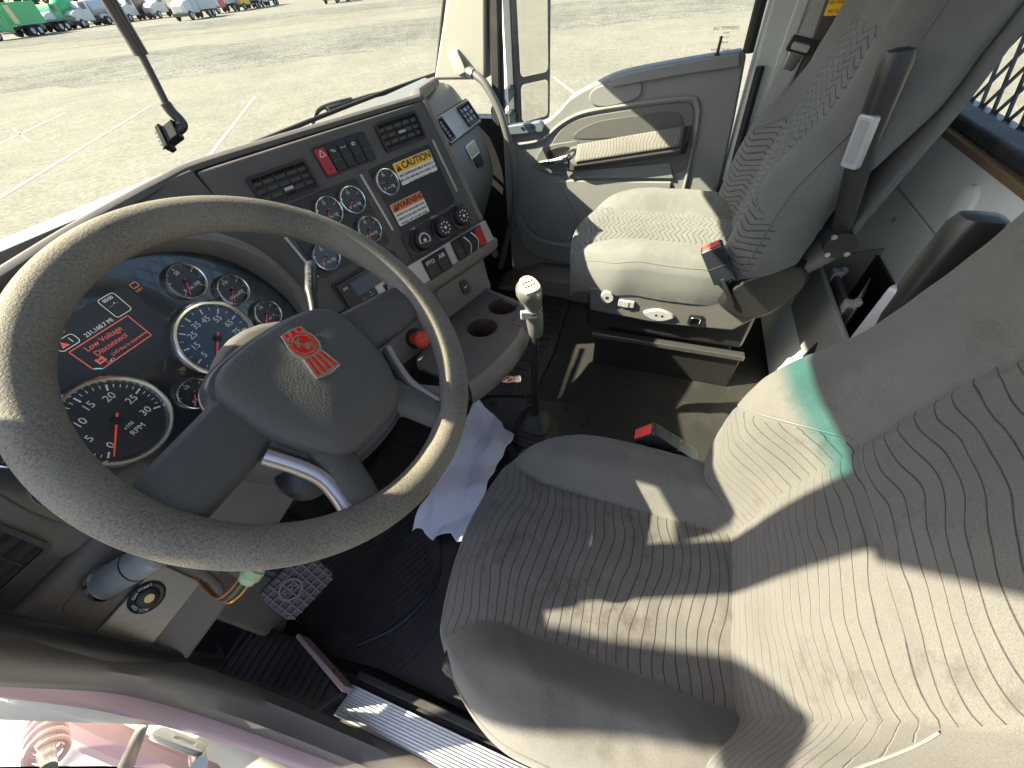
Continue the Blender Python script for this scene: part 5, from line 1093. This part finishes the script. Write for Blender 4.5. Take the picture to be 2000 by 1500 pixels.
# pedals
pe = thing('brake_pedal', 'rubber-faced pedal with moulded badge below the wheel', 'pedal', (-.17, .12, -.5))
PF = F((-.172, .130, -.475), (.96, .05, .28), (-.20, .75, .63), (-.18, -.66, .73)); PF = F(PF.o, (.95, -.31, 0), (.17, .53, .83), (-.26, -.79, .555))
MB().prism(rrect(-.052, .052, -.045, .045, .016), PF, -.012, 0).build('pad', M('pedal_rubber', (.05, .042, .045), .7), pe, bevel=.004)
m = MB()
for i in range(-3, 4): m.box((i*.014-.0012, -.043, 0), (i*.014+.0012, .043, .003), PF)
for i in range(-2, 3): m.box((-.05, i*.015-.0012, 0), (.05, i*.015+.0012, .003), PF)
pr = M('pedal_rib', (.10, .08, .088), .6); m.build('ribs', pr, pe, smooth=False)
MB().holed(circ(-.012, .008, .021, 24), circ(-.012, .008, .017, 24), PF, 0, .0045).build('badge_ring', pr, pe); text('badge_text', 'KW', PF, -.012, .008, .003, .017, pr, pe)
MB().tube([PF.p(0, .02, -.012), (-.17, .22, -.42), (-.16, .34, -.36)], .013, 10).build('arm', black_p, pe)
kb2 = thing('kick_panel', 'brownish plastic cover behind the pedal at the footwell side', 'panel', (-.22, .3, -.55))
MB().prism([(-.27, .28), (-.10, .33), (-.10, .40), (-.27, .40)], F((0, 0, 0), (1, 0, 0), (0, 1, 0), (0, 0, 1)), -.78, -.45).build('cover', dash_b, kb2, bevel=.012)
dp = thing('dead_pedal', 'ribbed black foot rest left of the pedals', 'foot rest', (-.3, .2, FZ))
MB().prism([(-.36, .38), (-.25, .30), (-.245, .20), (-.30, .05), (-.365, .10)], WORLD, FZ, -.715).build('block', mat_r, dp, bevel=.008)
m = MB()
for i in range(14): m.box((-.352+i*.002, .335-i*.019, -.715), (-.256-abs(i-6)*.002, .343-i*.019, -.711))
m.build('ribs', mat_r, dp)
MB().prism([(-.247, .21), (-.238, .21), (-.285, .045), (-.297, .045)], WORLD, -.76, -.700).build('edge', rose_paint, dp, bevel=.003)
# tread plate in the door opening
tp = thing('tread_plate', 'ridged aluminium step plate along the driver door sill', 'tread plate', (-.31, -.2, -.75))
struct(MB().box((-.42, -1.0, FZ-.1), (-.262, .15, -.758)).build('driver_door_sill', rubber, bevel=.012))
MB().prism([(-.282, .050), (-.338, .062), (-.332, -.55), (-.278, -.55)], WORLD, -.758, -.750).build('plate', alu, tp, bevel=.002)
m = MB()
for i in range(11):
    x = -.335+i*.0053; m.box((x-.0015, -.55, -.750), (x+.0015, .052, -.7462))
m.build('ridges', alu, tp, smooth=False)
MB().box((-.268, -.60, -.765), (-.252, .05, -.74)).build('inner_strip', rubber, tp, bevel=.004)
# crumpled paper
pp = MB()
def paper(u, v):
    a = Vector((.575, .10, FZ+.03)).lerp(Vector((.445, -.085, FZ+.05)), v); b = Vector((.06, .085, FZ+.05)).lerp(Vector((.09, -.06, FZ+.03)), v)
    q = a.lerp(b, u); q.z += .014*abs(2*((u*2.3+v*.7) % 1)-1)+.010*abs(2*((u*1.1-v*1.9+5) % 1)-1)+.010*mnoise.noise(Vector((u*4, v*3, 2)))+.03*math.sin(u*3.14)
    q.y += .012*mnoise.noise(Vector((u*7, v*7, 5))); q.x += .012*(1 if u > .97 else 0)*math.sin(v*12); return q
tag(pp.grid(paper, 60, 24).build('paper', paper_m, None, solid=.0006, ang=18), 'crumpled white paper sheet lying on the floor between wheel and seat', 'paper')

# ------------------------------------------------------------------ the open driver's doorway
gb = thing('door_grab_bar', 'black rubber-covered bar beside the driver door opening', 'handle', (-.335, .2, -.3))
MB().tube(catmull([(-.335, .205, .04), (-.335, .207, -.06), (-.335, .208, -.15), (-.335, .206, -.28), (-.334, .222, -.42), (-.333, .245, -.53), (-.330, .262, -.575), (-.322, .29, -.585)], 5), .0175, 14).build('bar', M('bar_black', (.02, .019, .02), .38, var=.1, coat=.15), gb)
RA = [(-.35, .169, .02), (-.35, .169, -.115), (-.35, .186, -.281), (-.35, .180, -.42), (-.352, .155, -.52), (-.354, .095, -.60), (-.356, .0, -.67), (-.358, -.14, -.735), (-.36, -.5, -.765)]
RB = [(-.385, .222, -.05), (-.385, .222, -.20), (-.385, .241, -.366), (-.386, .222, -.455), (-.387, .17, -.53), (-.388, .10, -.60), (-.389, .0, -.68), (-.39, -.15, -.755), (-.392, -.5, -.79)]
RC = [(-.405, .262, -.10), (-.405, .262, -.245), (-.408, .250, -.39), (-.41, .215, -.47), (-.41, .155, -.55), (-.411, .08, -.62), (-.412, -.02, -.70), (-.413, -.16, -.775), (-.415, -.5, -.81)]
rings = [[a_+Vector((.022, .03, .0)), a_+Vector((.010, .004, .004)), a_, a_.lerp(b_, .5)+Vector((-.003, -.010, .006)), b_, b_+Vector((.0, .02, -.01))] for a_, b_ in zip(catmull(RA, 5), catmull(RB, 5))]
struct(MB().loft(rings, False).build('door_jamb', M('jamb_seal', (.105, .090, .082), .5, var=.12, vs=15, dust=.1), ang=60))
rings = [[b_+Vector((.002, .004, -.001)), b_.lerp(c_, .5)+Vector((-.002, -.003, .002)), c_, c_+Vector((-.004, .03, -.015))] for b_, c_ in zip(catmull(RB, 5), catmull(RC, 5))]
struct(MB().loft(rings, False).build('door_flange', rose_paint, ang=60))
struct(MB().box((-.43, .275, -.80), (-.40, .72, .03)).build('cowl_side', white_paint))
fd = thing('front_fender', 'pale sunlit fender panel seen through the open driver doorway', 'fender', (-.7, .6, -1.0))
MB().grid(lambda u, v: Vector((-.46-.55*v, .95-1.0*u, -.78-.25*u+.10*math.sin(v*3.1)-.20*v*v)), 24, 16).build('panel', white_paint, fd, solid=.006)
MB().tube(catmull([(-.47, .9, -.60), (-.52, .62, -.70), (-.54, .40, -.86), (-.55, .15, -1.05)], 5), .03, 10).build('lip', rose_paint, fd)
MB().box((-.9, .60, -.98), (-.56, .64, -.80)).box((-.9, .50, -1.0), (-.62, .53, -.86)).build('rib', white_paint, fd, bevel=.008)
sp = thing('coil_spring', 'dusty coil spring standing inside the open driver doorway', 'spring', (-.56, .68, -.8))
sa, sb_ = Vector((-.50, .565, -.622)), Vector((-.50, .360, -.492)); sd_ = (sb_-sa).normalized(); su_ = Vector((1, 0, 0)); sv_ = sd_.cross(su_)
MB().tube([sa.lerp(sb_, k/150)+(su_*math.cos(k/150*2*math.pi*6.2)+sv_*math.sin(k/150*2*math.pi*6.2))*.022 for k in range(151)], .0048, 8).build('coil', rose_paint, sp); MB().tube([sa-sd_*.05, sb_+sd_*.05], .011, 12).build('damper', steel, sp)
st_ = thing('door_check_strut', 'slim metal check strut with a bolted knuckle below the door jamb', 'strut', (-.44, .3, -.6))
MB().tube([(-.438, .370, -.640), (-.441, .256, -.512), (-.445, .10, -.34)], [.007, .009, .010], 12).build('rod', steel, st_)
KF_ = F((-.436, .365, -.634), (0, .85, .5), (0, -.5, .85), (1, 0, 0))
MB().lathe([(.016, -.010), (.019, -.005), (.019, .005), (.016, .010), (.006, .012), (0, .015)], KF_, 18).build('knuckle', chrome, st_)
for a in range(4): MB().tube([KF_.p(.014*math.cos(a*1.57), .014*math.sin(a*1.57), .008), KF_.p(.014*math.cos(a*1.57), .014*math.sin(a*1.57), .016)], .0045, 6).build('bolt', steel, st_)
br = thing('hinge_bracket', 'pale slotted hinge bracket next to the check strut', 'bracket', (-.5, .38, -.85))
MB().holed(rrect(-.05, .05, -.04, .04, .012), rrect(-.030, .012, -.012, .012, .006), F((-.465, .30, -.68), (0, .85, .52), (0, -.52, .85), (1, 0, 0)), 0, .008).build('plate', white_paint, br, bevel=.003)
MB().tube([(-.47, .22, -.66), (-.49, .33, -.80)], .014, 12).build('pin', steel, br)
bs_ = thing('door_seal_strip', 'black rubber strip low at the edge of the open driver doorway', 'seal', (-.5, .3, -.6))
MB().loft([[Vector((-.50, y-a_, z+b_)) for a_, b_ in ((0, 0), (.10, .07), (.115, .05), (.015, -.02))] for y, z in ((.345, -.34), (.342, -.41), (.326, -.572), (.278, -.78), (.24, -.93))]).build('strip', rubber, bs_, bevel=.006)
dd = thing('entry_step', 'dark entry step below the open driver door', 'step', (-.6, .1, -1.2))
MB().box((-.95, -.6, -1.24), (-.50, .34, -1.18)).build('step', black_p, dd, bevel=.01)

# ------------------------------------------------------------------ hanging wand
wn = thing('hanging_wand', 'black thin wand with bent end and small plug hanging before the windshield', 'wand', (.225, .283, .4))
MB().tube([(.2248, .284, .72), (.225, .2835, .45), (.2255, .2832, .256)], .0082, 14).build('upper_tube', M('wand_black', (.02, .02, .022), .35, var=.2, coat=.2), wn)
MB().tube([(.2255, .2832, .258), (.2225, .283, .23), (.219, .2825, .203)], .0048, 10).build('lower_rod', M('wand_black', (.02, .02, .022), .35), wn)
MB().tube(catmull([(.2188, .2825, .207), (.2195, .2815, .197), (.2215, .279, .188), (.221, .2775, .182), (.216, .280, .178), (.211, .283, .177)], 5), .0068, 12).build('elbow', M('wand_black', (.02, .02, .022), .35), wn)
WF = F((.208, .285, .1765), (.45, .86, .1), (.75, -.36, .55), Vector((.45, .86, .1)).cross(Vector((.75, -.36, .55))))
pg_ = F((.206, .2855, .1745), (-.62, .55, -.32), (.35, .30, .75), Vector((-.62, .55, -.32)).cross(Vector((.35, .30, .75))))
plg = MB().box((-.010, -.010, -.009), (.008, .010, .009), pg_).box((.008, -.014, -.011), (.016, .014, .011), pg_).build('plug', black_p, wn, bevel=.0015)
m = MB()
for i in range(5): m.box((.016, -.011+i*.005, -.006), (.020, -.009+i*.005, -.003), pg_)
m.build('pins', steel, plg, smooth=False)

# unseen driver-side mirror, added and shaped to cast shade on the driver seat
dm = thing('side_mirror', 'dark mirror head on an arm, out of view, added to shade the driver seat', 'mirror', (-.72, .8, .6))
MB().prism([(v.x, v.y) for v in catmull([(.61, .80, 0), (.61, .86, 0), (.75, .865, 0), (.88, .79, 0), (.97, .75, 0), (.98, .56, 0), (.82, .62, 0), (.74, .73, 0)], 3, True)], F((-.72, 0, 0), (0, 1, 0), (0, 0, 1), (1, 0, 0)), -.04, .02).build('housing', M('mirror_black', (.03, .032, .035), .55), dm, bevel=.012)
MB().tube([(-.74, .86, .50), (-.76, .88, .0), (-.74, .90, -.4)], .02, 10).build('arm', M('mirror_black', (.03, .032, .035), .55), dm)
